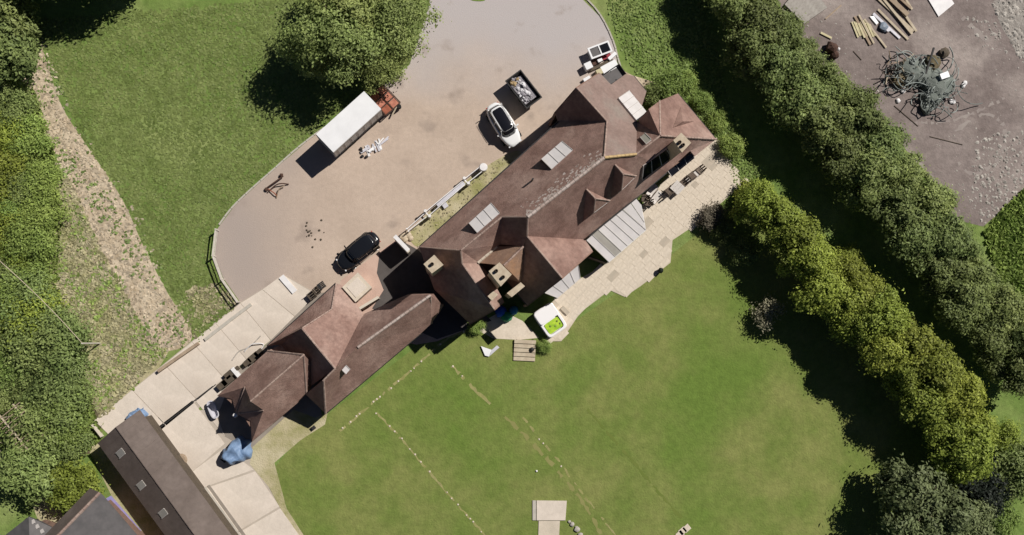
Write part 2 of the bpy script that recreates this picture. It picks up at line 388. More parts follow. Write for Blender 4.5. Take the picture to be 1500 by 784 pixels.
# patio flagstones
PAT = [(818, 432), (850, 408), (893, 384), (946, 338), (940, 300), (985, 252), (1046, 204), (1090, 268), (1042, 310), (1030, 322), (985, 352), (982, 385), (940, 418), (915, 435), (893, 425), (850, 458), (822, 500), (806, 500), (790, 470)]
pat = struct('patio', MB().prism([W(x, y) for x, y in PAT], -.05, .05), 'patio_joint')
u = (W(1046, 204)-W(818, 432)).normalized(); v = Vector((-u.y, u.x, 0))
o0 = W(818, 432)-u*4-v*3; polyw = [(p.x, p.y) for p in G(PAT)]
rowy = -6.0; k = 0
flag_me = {}
while rowy < 12:
    dh = random.choice([.55, .7, .85]); x = random.uniform(-1, 0)
    while x < 34:
        dw = random.choice([.6, .8, 1.0, 1.15]); c = o0+u*(x+dw/2)+v*(rowy+dh/2)
        if inside(polyw, [c.x], [c.y])[0]:
            key = (dw, dh, 'patio_dark' if random.random() < .05 else 'patio')
            if key not in flag_me: flag_me[key] = MB().box((0, 0, .03), (dw-.025, dh-.025, .06)).mesh('flagstone', key[2])
            link('flagstone', flag_me[key], pat, (c.x, c.y, .002+random.uniform(0, .006)), math.atan2(u.y, u.x)); k += 1
        x += dw
    rowy += dh

# ---------------------------------------------------------------- buildings
def slope(mb, pts, t=.16): mb.prism(pts, -t, None) if False else None
class House:
    def __init__(s, name, label, base):
        s.loc = W(*base); s.root = thing(name, label, 'house', s.loc, world=True)
    def roof(s, faces, mat='tile', name='roof', t=.14):
        m = MB()
        for f in faces:
            P = [p if isinstance(p, Vector) else W(*p) for p in f]; n = len(P)
            a = sum(P[i].x*P[(i+1) % n].y-P[(i+1) % n].x*P[i].y for i in range(n))
            if a < 0: P.reverse()
            T = tessellate_polygon([[Vector((p.x, p.y, 0)) for p in P]]); fs = []
            for a_, b_, c_ in T:
                if (P[b_]-P[a_]).to_2d().cross((P[c_]-P[a_]).to_2d()) < 0: a_, c_ = c_, a_
                fs += [(a_, b_, c_), (n+c_, n+b_, n+a_)]
            fs += [(n+i, n+(i+1) % n, (i+1) % n, i) for i in range(n)]
            m.add(P+[p-Vector((0, 0, t)) for p in P], fs)
        return m.build(name, mat, s.root)
    def walls(s, P, z1, mat='brick', inset=.35, win=True, z0=0):
        P = [Vector((p.x, p.y, 0)) for p in (q if isinstance(q, Vector) else W(*q) for q in P)]
        c = sum(P, Vector())/len(P); P = [p+(c-p).normalized()*inset for p in P]
        w_ = MB().prism(P, z0, z1).build('wall', mat, s.root)
        a = sum(P[i].x*P[(i+1) % len(P)].y-P[(i+1) % len(P)].x*P[i].y for i in range(len(P)))
        if a < 0: P.reverse()
        if not win: return
        for i in range(len(P)):
            p, q = P[i], P[(i+1) % len(P)]; L = (q-p).length; k = int(L/3.2)
            d = (q-p).normalized(); nrm = Vector((d.y, -d.x, 0)); an = math.atan2(d.y, d.x)
            for j in range(k):
                e = p+(q-p)*((j+.5)/k)
                for zz in ([1.5] if z1 < 4.2 else [1.5, 3.9]):
                    fr = MB().box(e+nrm*.03+Vector((0, 0, zz)), (1.3, .10, 1.2), an).build('window', 'frame_white', s.root)
                    gl = MB()
                    for sg in (-1, 1): gl.box(e-Vector(s.loc)+nrm*.075+d*sg*.30+Vector((0, 0, zz)), (.52, .03, 1.04), an)
                    gl.build('pane', 'window_glass', fr, origin=Vector())
    def gable(s, a, b, c, mat='brick'):
        """vertical infill under a verge: ridge point a, eave points b, c"""
        z = min(b.z, c.z)-.1; d = Vector((0, 0, -.12)); nn = (b-c).cross(Vector((0, 0, 1))).normalized()
        A, B, C = a+d, b+d, c+d; off = nn*.12
        m = MB(); vs = [A, B, Vector((B.x, B.y, 0)), Vector((C.x, C.y, 0)), C]
        m.add([x+off for x in vs]+[x-off for x in vs], [(0, 1, 2, 3, 4), (9, 8, 7, 6, 5)]+[(i, 5+i, 5+(i+1) % 5, (i+1) % 5) for i in range(5)])
        m.build('gable_wall', mat, s.root)
    def ridge(s, pts, mat='ridge', r=.14, name='ridge_tiles'):
        P = [p if isinstance(p, Vector) else W(*p) for p in pts]; m = MB()
        for a, b in zip(P, P[1:]):
            L = (b-a).length; k = max(1, int(L/.45)); d = (b-a)/k
            for i in range(k):
                q = a+d*(i+.5)+Vector((0, 0, random.uniform(.0, .025)))
                m.tube([q-d*.47, q+d*.47], r*random.uniform(.92, 1.08), 6)
        return m.build(name, mat, s.root)
    def glazed(s, quad, n, name='rooflight', mat='poly', depth=.25, dark=()):
        """raised glazed roof: quad a,b (upper edge) c,d (lower edge, c below b); n panes across"""
        a, b, c, d = quad; up = (b-a).cross(d-a).normalized()
        if up.z < 0: up = -up
        fr = MB(); P = [a, b, c, d]
        fr.add([p-up*depth for p in P]+[p-up*.02 for p in P], [(3, 2, 1, 0), (4, 5, 6, 7)]+[(i, (i+1) % 4, 4+(i+1) % 4, 4+i) for i in range(4)])
        f = fr.build(name, 'bar', s.root)
        for i in range(n):
            t0, t1 = (i+.035)/n, (i+.965)/n; q = [a.lerp(b, t0), a.lerp(b, t1), d.lerp(c, t1), d.lerp(c, t0)]
            q = [x+up*.02-Vector(s.loc) for x in q]; m = MB()
            m.add(q+[x-up*.05 for x in q], [(0, 1, 2, 3), (7, 6, 5, 4)]+[(i_, (i_+1) % 4, 4+(i_+1) % 4, 4+i_) for i_ in range(4)])
            # face direction
            m.build('pane', 'poly_grey' if i in dark else mat, f, origin=Vector())
        for i in range(n+1):
            p0 = a.lerp(b, i/n)-Vector(s.loc); p1 = d.lerp(c, i/n)-Vector(s.loc)
            MB().beam(p0+up*.03, p1+up*.03, .05, .07).build('glazing_bar', 'bar', f, origin=Vector())
        return f
    def chimney(s, quad, z1, z0, pots, mat='chimney', shoulder=None):
        P = [W(x, y, z1) for x, y in quad]; c = sum(P, Vector())/4
        st = MB().prism(P, z0, z1-.25).build('chimney', mat, s.root)
        P2 = [p+(p-c).normalized()*.10 for p in P]
        MB().prism([p-Vector(s.loc) for p in P2], z1-.25-s.loc.z, z1-s.loc.z).build('chimney_cap', mat, st, origin=Vector())
        for x, y in pots:
            q = W(x, y, z1+.02)-Vector(s.loc)
            k = 12; ro, ri = .14, .10
            ring = lambda r, z: [q+Vector((r*math.cos(2*math.pi*i/k), r*math.sin(2*math.pi*i/k), z)) for i in range(k)]
            MB().rings([ring(ro+.03, -.05), ring(ro, .3), ring(ri, .3), ring(ri, .02)]).build('chimney_pot', 'pot', st, origin=Vector())
        return st

# ----- main house
h = House('country_house', 'large brown tiled country house with many gables, dormers and chimneys', (840, 260))
ZR, ZE = 10.4, 4.8
NWp = Plane((614, 362, ZE), (820, 178, ZE), W(829, 274, ZR))
M1, M2 = NWp.at(773, 318), NWp.at(885, 231)
SEp = Plane(M1, M2, (936, 287, 4.7))
n2 = NWp.at(889, 178); n1 = W(845, 129, n2.z)
NEw = Plane(n1, n2, M2)
nv = NWp.at(818, 178); nw_eave = W(813, 166, 4.9)
E1 = SEp.at(932, 226); P_ = W(967, 199, E1.z)
n5 = NEw.at(933, 178); n6 = NEw.at(947, 134)
NEe = Plane(P_, W(993, 137, 3.8), W(1049, 204, 3.8)); e966 = NEe.at(966, 148)
w1 = NWp.at(675, 367); w2 = NWp.at(735, 318); V_ = W(733, 358, 6.0)
r1 = SEp.at(772, 346); r2 = W(823, 407, r1.z); A_ = W(767, 361, r1.z-.7); c1 = W(738, 389, r1.z-.7)
s1 = W(677, 386, 7.2); s2 = W(724, 453, 7.2)
h.roof([[W(614, 362, ZE), w1, w2, M1, M2, n2, nv]], 'tile')
h.roof([[M1, M2, E1, P_, W(1049, 204, 3.8), W(1018, 229, 4.3), W(1011, 221, 4.9), SEp.at(977, 252), SEp.at(936, 287), SEp.at(863, 346), SEp.at(857, 351), r1]], 'tile')
h.roof([[n1, NEw.at(879, 107), NEw.at(895, 124), NEw.at(916, 109), NEw.at(928, 111), n6, n5, E1, M2, n2]], 'tile_grey')
h.roof([[n1, n2, nv, nw_eave]], 'tile')
h.roof([[E1, P_, e966, NEe.at(950, 160), n5], [P_, e966, W(993, 137, 3.8), W(1049, 204, 3.8)]], 'tile')
h.roof([[M1, w2, V_, A_, r1]], 'tile')
h.roof([[w1, w2, V_, W(703, 386, 5.2), s1]], 'tile')
h.roof([[W(614, 362, ZE), w1, s1, s2, W(688, 474, 3.2), W(636, 424, 3.4)]], 'tile')
h.roof([[s1, s2, W(738, 441, 5.0), W(716, 401, 5.0), W(703, 386, 5.2)]], 'tile')
h.roof([[r1, r2, W(868, 367, 4.7), SEp.at(857, 351)]], 'tile')
h.roof([[r1, r2, W(772, 447, 3.6), W(728, 395, 3.6)]], 'tile')
h.roof([[A_, c1, W(700, 385, 5.4), W(728, 361, 5.8)], [A_, W(763, 414, 5.2), W(742, 408, 5.8), c1]], 'tile_old')
h.ridge([W(700, 385, 5.5), W(728, 361, 5.9)], 'render', .16, 'coping')
for rp in ([w1, w2, M1], [M1, r1, r2], [n1, n2, M2], [E1, P_, e966], [P_, W(1049, 204, 3.85)], [A_, c1], [w1, s1, s2]): h.ridge(rp, r=.10)
h.ridge([W(614, 362, ZE), w1], r=.07); h.ridge([M2, E1], 'ridge_yellow', .13)
h.ridge([M1, M2], 'lichen', .16)
lm_ = MB(); ql = random.Random(12)
bnd = []
for i in range(70):                        # pale lichen band down from the main ridge, ragged
    t = i/69; x, y = 773+112*t, 318-87*t; d = ql.uniform(1.5, 8)*(1 if ql.random() < .85 else .2); bnd.append((NWp.at(x-1, y-1, .03), NWp.at(x-d*.66, y-d*.75, .024)))
for (a, b), (c, d) in zip(bnd, bnd[1:]):
    if ql.random() < .85: lm_.poly([a, c, d, b])
for i in range(110):
    t = ql.random(); d = abs(ql.gauss(0, 9))+3; x = 773+112*t-d*.66+ql.uniform(-2, 2); y = 318-87*t-d*.55+ql.uniform(-2, 2)
    p = NWp.at(x, y, .022); ex = (NWp.at(x+1.2, y-1)-NWp.at(x, y)).normalized(); ey = (NWp.at(x+1, y+1)-NWp.at(x, y)).normalized(); r_ = ql.uniform(.05, .2)
    lm_.poly([p+ex*r_*ql.uniform(.6, 1.2)*math.cos(a)+ey*r_*ql.uniform(.4, .9)*math.sin(a) for a in (-2*math.pi*k/7 for k in range(7))])
o = lm_.build('lichen', 'lichen', h.root); o['kind'] = 'stuff'
h.walls([W(622, 362, ZE), W(822, 180, ZE), W(868, 214, ZE), W(932, 284, ZE), W(865, 342, ZE), W(800, 390, ZE), W(740, 400, ZE), W(700, 400, ZE), W(660, 400, ZE)], 4.45)
h.walls([W(700, 395, 3), W(734, 441, 4), W(690, 470, 3.2), W(640, 424, 3.2)], 3.0)
h.walls([W(818, 168, 4), W(846, 135, 4.6), W(878, 110, 4.2), W(912, 148, 4.2), W(870, 210, 4.6)], 4.3)
h.walls([W(890, 132, 3), W(918, 114, 3), W(944, 136, 3.2), W(938, 175, 3.2), W(900, 190, 3)], 2.9)
h.walls([W(945, 172, 3.6), W(990, 141, 3.6), W(1046, 205, 3.6), W(1016, 228, 4), W(940, 282, 4), W(890, 230, 4)], 3.5)
h.walls([W(800, 385, 3), W(735, 397, 3.5), W(772, 444, 3.5), W(820, 404, 4.4), W(862, 368, 4.4)], 3.5)
h.gable(n1, nw_eave, NEw.at(879, 107)); h.gable(r2, W(868, 367, 4.7), W(772, 447, 3.6)); h.gable(s2, W(688, 474, 3.2), W(738, 441, 5.0))
for pa in ([W(614, 362, ZE), W(818, 178, ZE)], [W(863, 346, 4.7), W(936, 287, 4.7), W(977, 253, 4.6)], [W(993, 137, 3.8), W(1049, 204, 3.8)], [NEw.at(928, 111), n6], [W(728, 395, 3.6), W(772, 447, 3.6)]):
    MB().tube([p-Vector((0, 0, .06)) for p in pa], .08, 6).build('gutter', 'black_plastic', h.root)
# chimneys
h.chimney([(717.5, 397.7), (731.8, 386), (748, 402), (733.6, 418)], 10.4, 2.5, [(727, 397), (737, 406)])
h.chimney([(744, 429), (762, 415), (767.5, 420), (750.5, 434)], 7.2, 2.5, [])
h.chimney([(622, 387), (636, 375), (648, 388), (633, 399)], 9.6, 0, [(633, 387)])
h.chimney([(988, 206), (998, 196), (1011, 209), (999, 222)], 10.2, 3.0, [(995, 209), (1000, 213)])
h.chimney([(716, 434), (722, 428), (728, 432), (721, 439)], 7.8, 3.0, [])
# dormers on the garden slope
for (px, q, sw, ne, val) in (((900.7, 241), (913, 255), (910.5, 279), (932, 258), (895, 290)), ((858.7, 277), (872, 291), (869.5, 312), (893.5, 294), (854, 324))):
    top = SEp.at(*px); z = top.z+.03; k = W(*q, z); a = W(*sw, z-1.5); b = W(*ne, z-1.5); vl = SEp.at(*val, .02); v2 = SEp.at(ne[0]-1, ne[1]+3, .02)
    top = W(*px, z)
    dm = h.roof([[top, k, a, vl], [top, k, b], [k, a, b]], 'tile', 'dormer_roof', .1)
    h.roof([[vl, a, Vector((a.x, a.y, SEp.at(*sw).z-1.2))]], 'tile', 'dormer_cheek', .05) if False else None
    m = MB(); f0 = [a-Vector((0, 0, .08)), b-Vector((0, 0, .08))]
    off = (b-a).cross(Vector((0, 0, 1))).normalized()*.1
    m.add([f0[0]+off*.2, f0[1]+off*.2, f0[1]+off*.2-Vector((0, 0, 1.6)), f0[0]+off*.2-Vector((0, 0, 1.6)), f0[0]-off, f0[1]-off, f0[1]-off-Vector((0, 0, 1.6)), f0[0]-off-Vector((0, 0, 1.6))],
          [(0, 1, 2, 3), (7, 6, 5, 4), (0, 4, 5, 1), (1, 5, 6, 2), (2, 6, 7, 3), (3, 7, 4, 0)]); m.build('dormer_window', 'frame_white', h.root)
    h.ridge([top, k], r=.09); h.ridge([k, a], r=.08); h.ridge([k, b], r=.08)
# vent gablet on the east hip
ga, gb, gc = NEe.at(997, 157, .05), NEe.at(1016, 178, .05), NEe.at(986, 187, .05); gt = W(1000, 178, NEe.at(1000, 178).z+.9)
h.roof([[ga, gb, gt], [gb, gc, gt], [ga, gc, gt]], 'tile', 'vent_gablet', .06)
# dark glazed band and veranda
Qb = Plane(E1, P_, SEp.at(977, 253))
q = [Qb.at(942, 244, .15), Qb.at(987, 212, .15), Qb.at(997, 221, .15), Qb.at(940, 264, .15)]
h.glazed(q, 4, 'dark_roof_window', 'dark_glass', .3)
q = [W(977, 249, 3.0), W(1012, 218, 3.0), W(1017, 232, 2.6), W(984, 259, 2.6)]
h.glazed(q, 3, 'veranda_canopy', 'dark_glass', .1)
# flat-fronted rooflights on the drive side
for qd in (((793, 233), (823, 207), (839, 220), (808, 248)), ((687, 327), (719, 297.5), (732, 312.5), (699, 341))):
    fa, fb, bb, ba = qd
    zb = NWp.at(*ba).z+.12; B1, B2 = W(*ba, zb), W(*bb, zb); A1, A2 = W(*fa, zb-.55), W(*fb, zb-.55)
    f = h.glazed([B1, B2, A2, A1], 3, 'rooflight', 'poly', .15)
    m = MB()
    lo = lambda p: Vector((p.x, p.y, p.z-1.35))
    for p, r_ in ((A1, B1), (A2, B2)):
        m.poly([p, r_, lo(p)]); m.poly([lo(p), r_, p])
    m.poly([A1, A2, lo(A2), lo(A1)]); m.build('dormer_cheek', 'tile', h.root)
q = [NEw.at(905, 145, .25), NEw.at(921, 134, .25), NEw.at(947, 166, .25), NEw.at(932, 178, .25)]
h.glazed([q[3], q[0], q[1], q[2]], 4, 'rooflight', 'poly', .35)
Pw = Plane(E1, P_, n5)
q = [Pw.at(937, 202, .2), Pw.at(944, 196, .2), Pw.at(953, 205, .2), Pw.at(945, 211, .2)]
h.glazed(q, 1, 'roof_window', 'poly_grey', .3)
m = MB().tube([NWp.at(779, 265, .0), NWp.at(779, 265, 1.0)], .09, 8); m.build('vent_pipe', 'black_plastic', h.root)
# conservatory and garden-room lean-tos
CP = Plane((859, 352, 3.3), (930, 290, 3.3), (892, 384, 2.5))
q = [W(859, 352, 3.3), CP.at(911, 306.5), CP.at(946, 337), W(892, 384, 2.5)]
f = h.glazed(q, 6, 'conservatory_roof', 'poly', .08, dark=(1,))
for tri in ([CP.at(912, 306), CP.at(923, 296.5), CP.at(944, 327), CP.at(946.5, 336.5)], [CP.at(924, 296), CP.at(931, 290), CP.at(939, 300), CP.at(943.5, 325)]):
    h.roof([tri], 'poly', 'conservatory_pane', .05)
h.ridge([CP.at(923.5, 296), CP.at(944, 326)], 'bar', .035, 'glazing_bar')
wl = MB()
Pc = [W(892, 384, 2.5), CP.at(946, 337), CP.at(939, 300)]
for a, b in zip(Pc, Pc[1:]):
    k = max(2, int((b-a).length/.8))
    for i in range(k+1):
        p = a.lerp(b, i/k); wl.beam(p-Vector((0, 0, .1)), Vector((p.x, p.y, .05)), .07, .07)
    wl.beam(Vector((a.x, a.y, .6)), Vector((b.x, b.y, .6)), .06, .08); wl.beam(a-Vector((0, 0, .1)), b-Vector((0, 0, .1)), .08, .12)
wl.build('conservatory_frame', 'frame_white', h.root)
q = [W(798, 429, 3.0), W(847, 389, 3.0), W(850, 408, 2.4), W(817, 436.5, 2.4)]
h.glazed(q, 4, 'lean_to_roof', 'poly', .08)
wl = MB()
for i in range(5):
    p = q[3].lerp(q[2], i/4); wl.beam(p-Vector((0, 0, .1)), Vector((p.x, p.y, .05)), .08, .08)
wl.build('lean_to_frame', 'frame_white', h.root)
MB().beam(W(862, 377, .8), W(888, 386, .8), .1, 1.5).build('porch_panel', 'timber_dark', h.root)

# ----- annexe
h = House('annexe', 'brown tiled single storey annexe with a crossing ridge and small white rooflight', (520, 520))
ZA = 6.5; e = 2.6
x1, x2 = W(442.5, 481, ZA), W(491, 540, ZA); l2 = W(630.5, 432.5, 6.2); l1 = W(474, 557, 6.2)
NEa = Plane(x1, x2, (492.5, 415, e)); hp = NEa.at(486, 453); lm = W(524, 509, 6.0); nf = NEa.at(531, 458)
h.roof([[W(492.5, 415, e), hp, x1, W(412, 505, e), W(391, 507, e)]], 'tile')
h.roof([[W(492.5, 415, e), NEa.at(501, 418), nf, NEa.at(524, 506), x2, x1, hp]], 'tile')
h.roof([[x1, x2, W(455, 566, e), W(412, 505, e)]], 'tile')
h.roof([[x2, lm, l2, W(598, 431, e+.4), W(533, 460, e)]], 'tile'); SEa = Plane(l1, l2, (477, 606, e)); h.roof([[l1, x2, lm, l2, SEa.at(632, 474), SEa.at(617, 488), W(477, 606, e)]], 'tile')
h.roof([[l1, W(477, 606, e), W(448, 578, e), x2]], 'tile'); h.roof([[l2, SEa.at(632, 474), W(650, 448, e), W(636, 430, e+.3), W(598, 431, e+.4)]], 'tile')
h.ridge([x1, x2], r=.1); h.ridge([lm, l2], 'lichen', .13); h.ridge([l1, x2], r=.08); h.ridge([l1, W(477, 606, e)], r=.1); h.ridge([hp, x1], r=.08); h.ridge([W(492.5, 415, e), hp], r=.09); h.ridge([l2, W(632, 474, e)], r=.1)
h.walls([W(495, 421, e), W(528, 458, e), W(470, 548, e), W(452, 560, e), W(414, 504, e), W(396, 506, e)], e-.15)
h.walls([W(536, 462, e), W(600, 432, e), W(655, 442, e), W(630, 472, e), W(479, 602, e), W(452, 578, e)], e-.25)
q = [W(501, 542, 5.75), W(507, 535, 5.75), W(513, 541, 5.55), W(507, 548, 5.55)]
h.glazed(q, 1, 'rooflight', 'poly', .15)
for pa in ([W(391, 507, e), W(492, 415, e)], [W(477, 606, e), W(617, 488, e)]): MB().tube([p-Vector((0, 0, .06)) for p in pa], .08, 6).build('gutter', 'black_plastic', h.root)

# ----- garage block
h = House('garage_block', 'brown hipped garage roof with a dark triangular notch at its concrete yard end', (395, 580))
g1, g2 = W(445, 520, 5.9), W(367, 588, 5.9); e = 2.6
gNW = Plane(g1, g2, (355, 548, e)); gSE = Plane(g1, g2, (410, 612, e))
T1, T2, B_ = gNW.at(359, 567), gSE.at(386, 601), W(346, 606, 3.0)
h.roof([[W(392, 514, e), g1, g2, T1, B_, W(340, 585, e), W(318, 580, e)]], 'tile')
h.roof([[g1, W(449, 577, e), W(434, 592, e), W(369, 647, e), W(367, 617, e), B_, T2, g2]], 'tile')
h.roof([[T1, g2, T2, B_]], 'tile'); h.roof([[g1, W(449, 577, e), W(470, 545, e), W(428, 498, e), W(392, 514, e)]], 'tile')
h.ridge([g1, g2], r=.1); h.ridge([g1, W(449, 577, e)], r=.09); h.ridge([g1, W(392, 514, e)], r=.09); h.ridge([T1, B_], r=.08); h.ridge([T2, B_], r=.08)
h.walls([W(394, 517, e), W(447, 527, e), W(447, 575, e), W(370, 640, e), W(347, 606, e), W(322, 582, e)], e-.12)
tag(MB().box(W(346, 608, 2.75), (.3, .3, .3)).build('dummy', 'white_paint'), 'x', 'x') if False else None
MB().cyl(W(345.5, 608, 2.7), .2, .35, 8).build('finial', 'white_paint', h.root)

# ----- courtyard buildings
h = House('flat_roofed_porch', 'square cream flat roofed porch beside the pink paved courtyard', (520, 420))
fr = G([(504, 421), (524, 402), (542, 421), (521, 440)], 2.7)
MB().prism([Vector((p.x, p.y, 0)) for p in fr], 0, 2.5).build('wall', 'render', h.root)
c = sum(fr, Vector())/4
h.root['category'] = 'porch'
MB().prism([p+(p-c).normalized()*.18 for p in fr], 2.5, 2.72).build('roof', 'patio', h.root)
MB().prism([p+(p-c).normalized()*-.25 for p in fr], 2.72, 2.76).build('roof_covering', 'concrete', h.root)
m = MB().beam(W(580, 350, 1.2), W(600, 371, 1.2), .3, 2.4); o = m.build('garden_wall', 'render', origin=W(590, 362)); tag(o, 'pale rendered wall closing the courtyard beside the white fence', 'wall')
MB().beam(Vector((0, 0, 2.43))+W(580, 350, 0)-W(590, 362), Vector((0, 0, 2.43))+W(600, 371, 0)-W(590, 362), .38, .07).build('coping', 'white_paint', o)
m = MB().beam(W(512, 462, .8), W(555, 436, .8), .25, 1.6); o = m.build('garden_wall', 'render', origin=W(535, 452)); tag(o, 'low pale wall at the annexe side of the pink courtyard', 'wall')
MB().beam(W(556, 361, .9)-W(540, 375), W(548, 367, .9)-W(540, 375), .08, 1.8).build('gate', 'timber_dark'  )
g_ = bpy.data.objects['gate']; g_.location = W(540, 375); tag(g_, 'dark boarded gate between the black car and courtyard', 'gate')

# ----- barn and neighbours
h = House('barn', 'long low barn with dark brown corrugated roof and pale roof panels', (240, 700)); h.root['category'] = 'barn'
b1, b2, b3 = W(170, 626, 3.9), W(205, 601, 2.5), W(143.5, 650, 2.5); d1 = b2-b1; ln = (W(339, 784, 2.5)-W(205, 601, 2.5))
ax = ln.normalized(); Lb_ = ln.length*1.25
h.roof([[b1, b2, b2+ax*Lb_, b1+ax*Lb_], [b1, b3, b3+ax*Lb_, b1+ax*Lb_]], 'barn_roof', 'roof', .08)
h.walls([b2, b2+ax*(Lb_-.3), b3+ax*(Lb_-.3), b3], 2.35, 'timber_dark', .7, win=False); h.ridge([b1, b1+ax*Lb_], 'barn_roof', .05)
BP = Plane(b1, b3, b3+ax*5)
for (x, y) in ((177, 664), (207, 711), (239, 752)):
    cc = BP.at(x, y, .05); sd = (b1-b3).normalized()
    f = h.glazed([cc-ax*.30+sd*.45, cc+ax*.30+sd*.45, cc+ax*.30-sd*.45, cc-ax*.30-sd*.45], 1, 'roof_panel', 'poly_grey', .05)
cs = MB()                                    # corrugations as battens
sdn = (b2-b1)
k = 0
while k*.75 < Lb_:
    for q_ in (b2, b3):
        cs.beam(b1+ax*(k*.75)+Vector((0, 0, .015)), q_+ax*(k*.75)+Vector((0, 0, .015)), .06, .04)
    k += 1
cs.build('sheet_seams', 'barn_roof', h.root)
h = House('neighbour_house', 'grey roofed neighbouring house with brown tiled edge beside the lilac strip', (150, 770))
nr1, nr2 = W(146, 722, 6.2), W(70, 800, 6.2)
h.roof([[nr1, nr2, W(50, 800, 5.0), W(131, 716, 5.2)]], 'barn_roof'); sv = W(210, 790, 3.4)-W(146, 724, 6)
h.roof([[nr1, W(152, 728, 6.1), W(250, 842, 3.4), W(160, 880, 3.4), nr2]], 'slate'); h.ridge([nr1, nr2])
h.walls([W(134, 722, 4), W(150, 732, 4), W(235, 835, 4), W(150, 860, 4), W(64, 795, 4)], 3.3, inset=1.3, win=False)
h = House('garden_outhouse', 'small grey slate outhouse with three pale roof tiles beside the round shrubs', (40, 775)); h.root['category'] = 'outhouse'
k1 = W(42, 757, 4)
h.roof([[k1, W(75, 772, 2.6), W(80, 810, 2.6), W(44, 810, 4)], [k1, W(5, 786, 2.6), W(-10, 810, 2.6), W(44, 810, 4)], [k1, W(75, 772, 2.6), W(60, 764, 2.9)]], 'slate'); h.walls([W(45, 765, 3), W(72, 775, 3), W(76, 806, 3), W(5, 806, 3), W(8, 786, 3)], 2.4, win=False)
KP = Plane(k1, (75, 772, 2.6), (80, 810, 2.6))
for x, y in ((49, 764), (55, 771), (62, 778)):
    p = KP.at(x, y, .06); MB().box(p, (.3, .35, .06), .5).build('roof_panel', 'bar', h.root)
m = MB().prism(G([(156, 730), (163, 726), (232, 806), (222, 806)]), 0, .18); tag(m.build('lilac_membrane', 'purple', origin=W(190, 765)), 'strip of lilac roofing membrane between barn and neighbouring house', 'membrane')

# pergola at the left edge
pr = thing('pergola', 'weathered timber pergola with row of slats beside the bramble thicket', 'pergola', W(15, 632), world=True)
pa, pb = W(2, 612, 2.3), W(38, 655, 2.3); pd = (pb-pa).normalized(); pn = Vector((pd.y, -pd.x, 0))
for s in (0, 1.5): MB().beam(pa-pn*s-pd*.3, pb-pn*s+pd*.3, .1, .16).build('beam', 'timber_pale', pr)
for i in range(9):
    p = pa+pd*(i*.45); MB().beam(p+pn*.5+Vector((0, 0, .13)), p-pn*2.1+Vector((0, 0, .13)), .07, .1).build('slat', 'timber', pr)
for s in (0, 1.5):
    for t in (pa, pb): q_ = t-pn*s; MB().beam(Vector((q_.x, q_.y, 0)), q_-Vector((0, 0, .08)), .1, .1).build('post', 'timber_pale', pr)

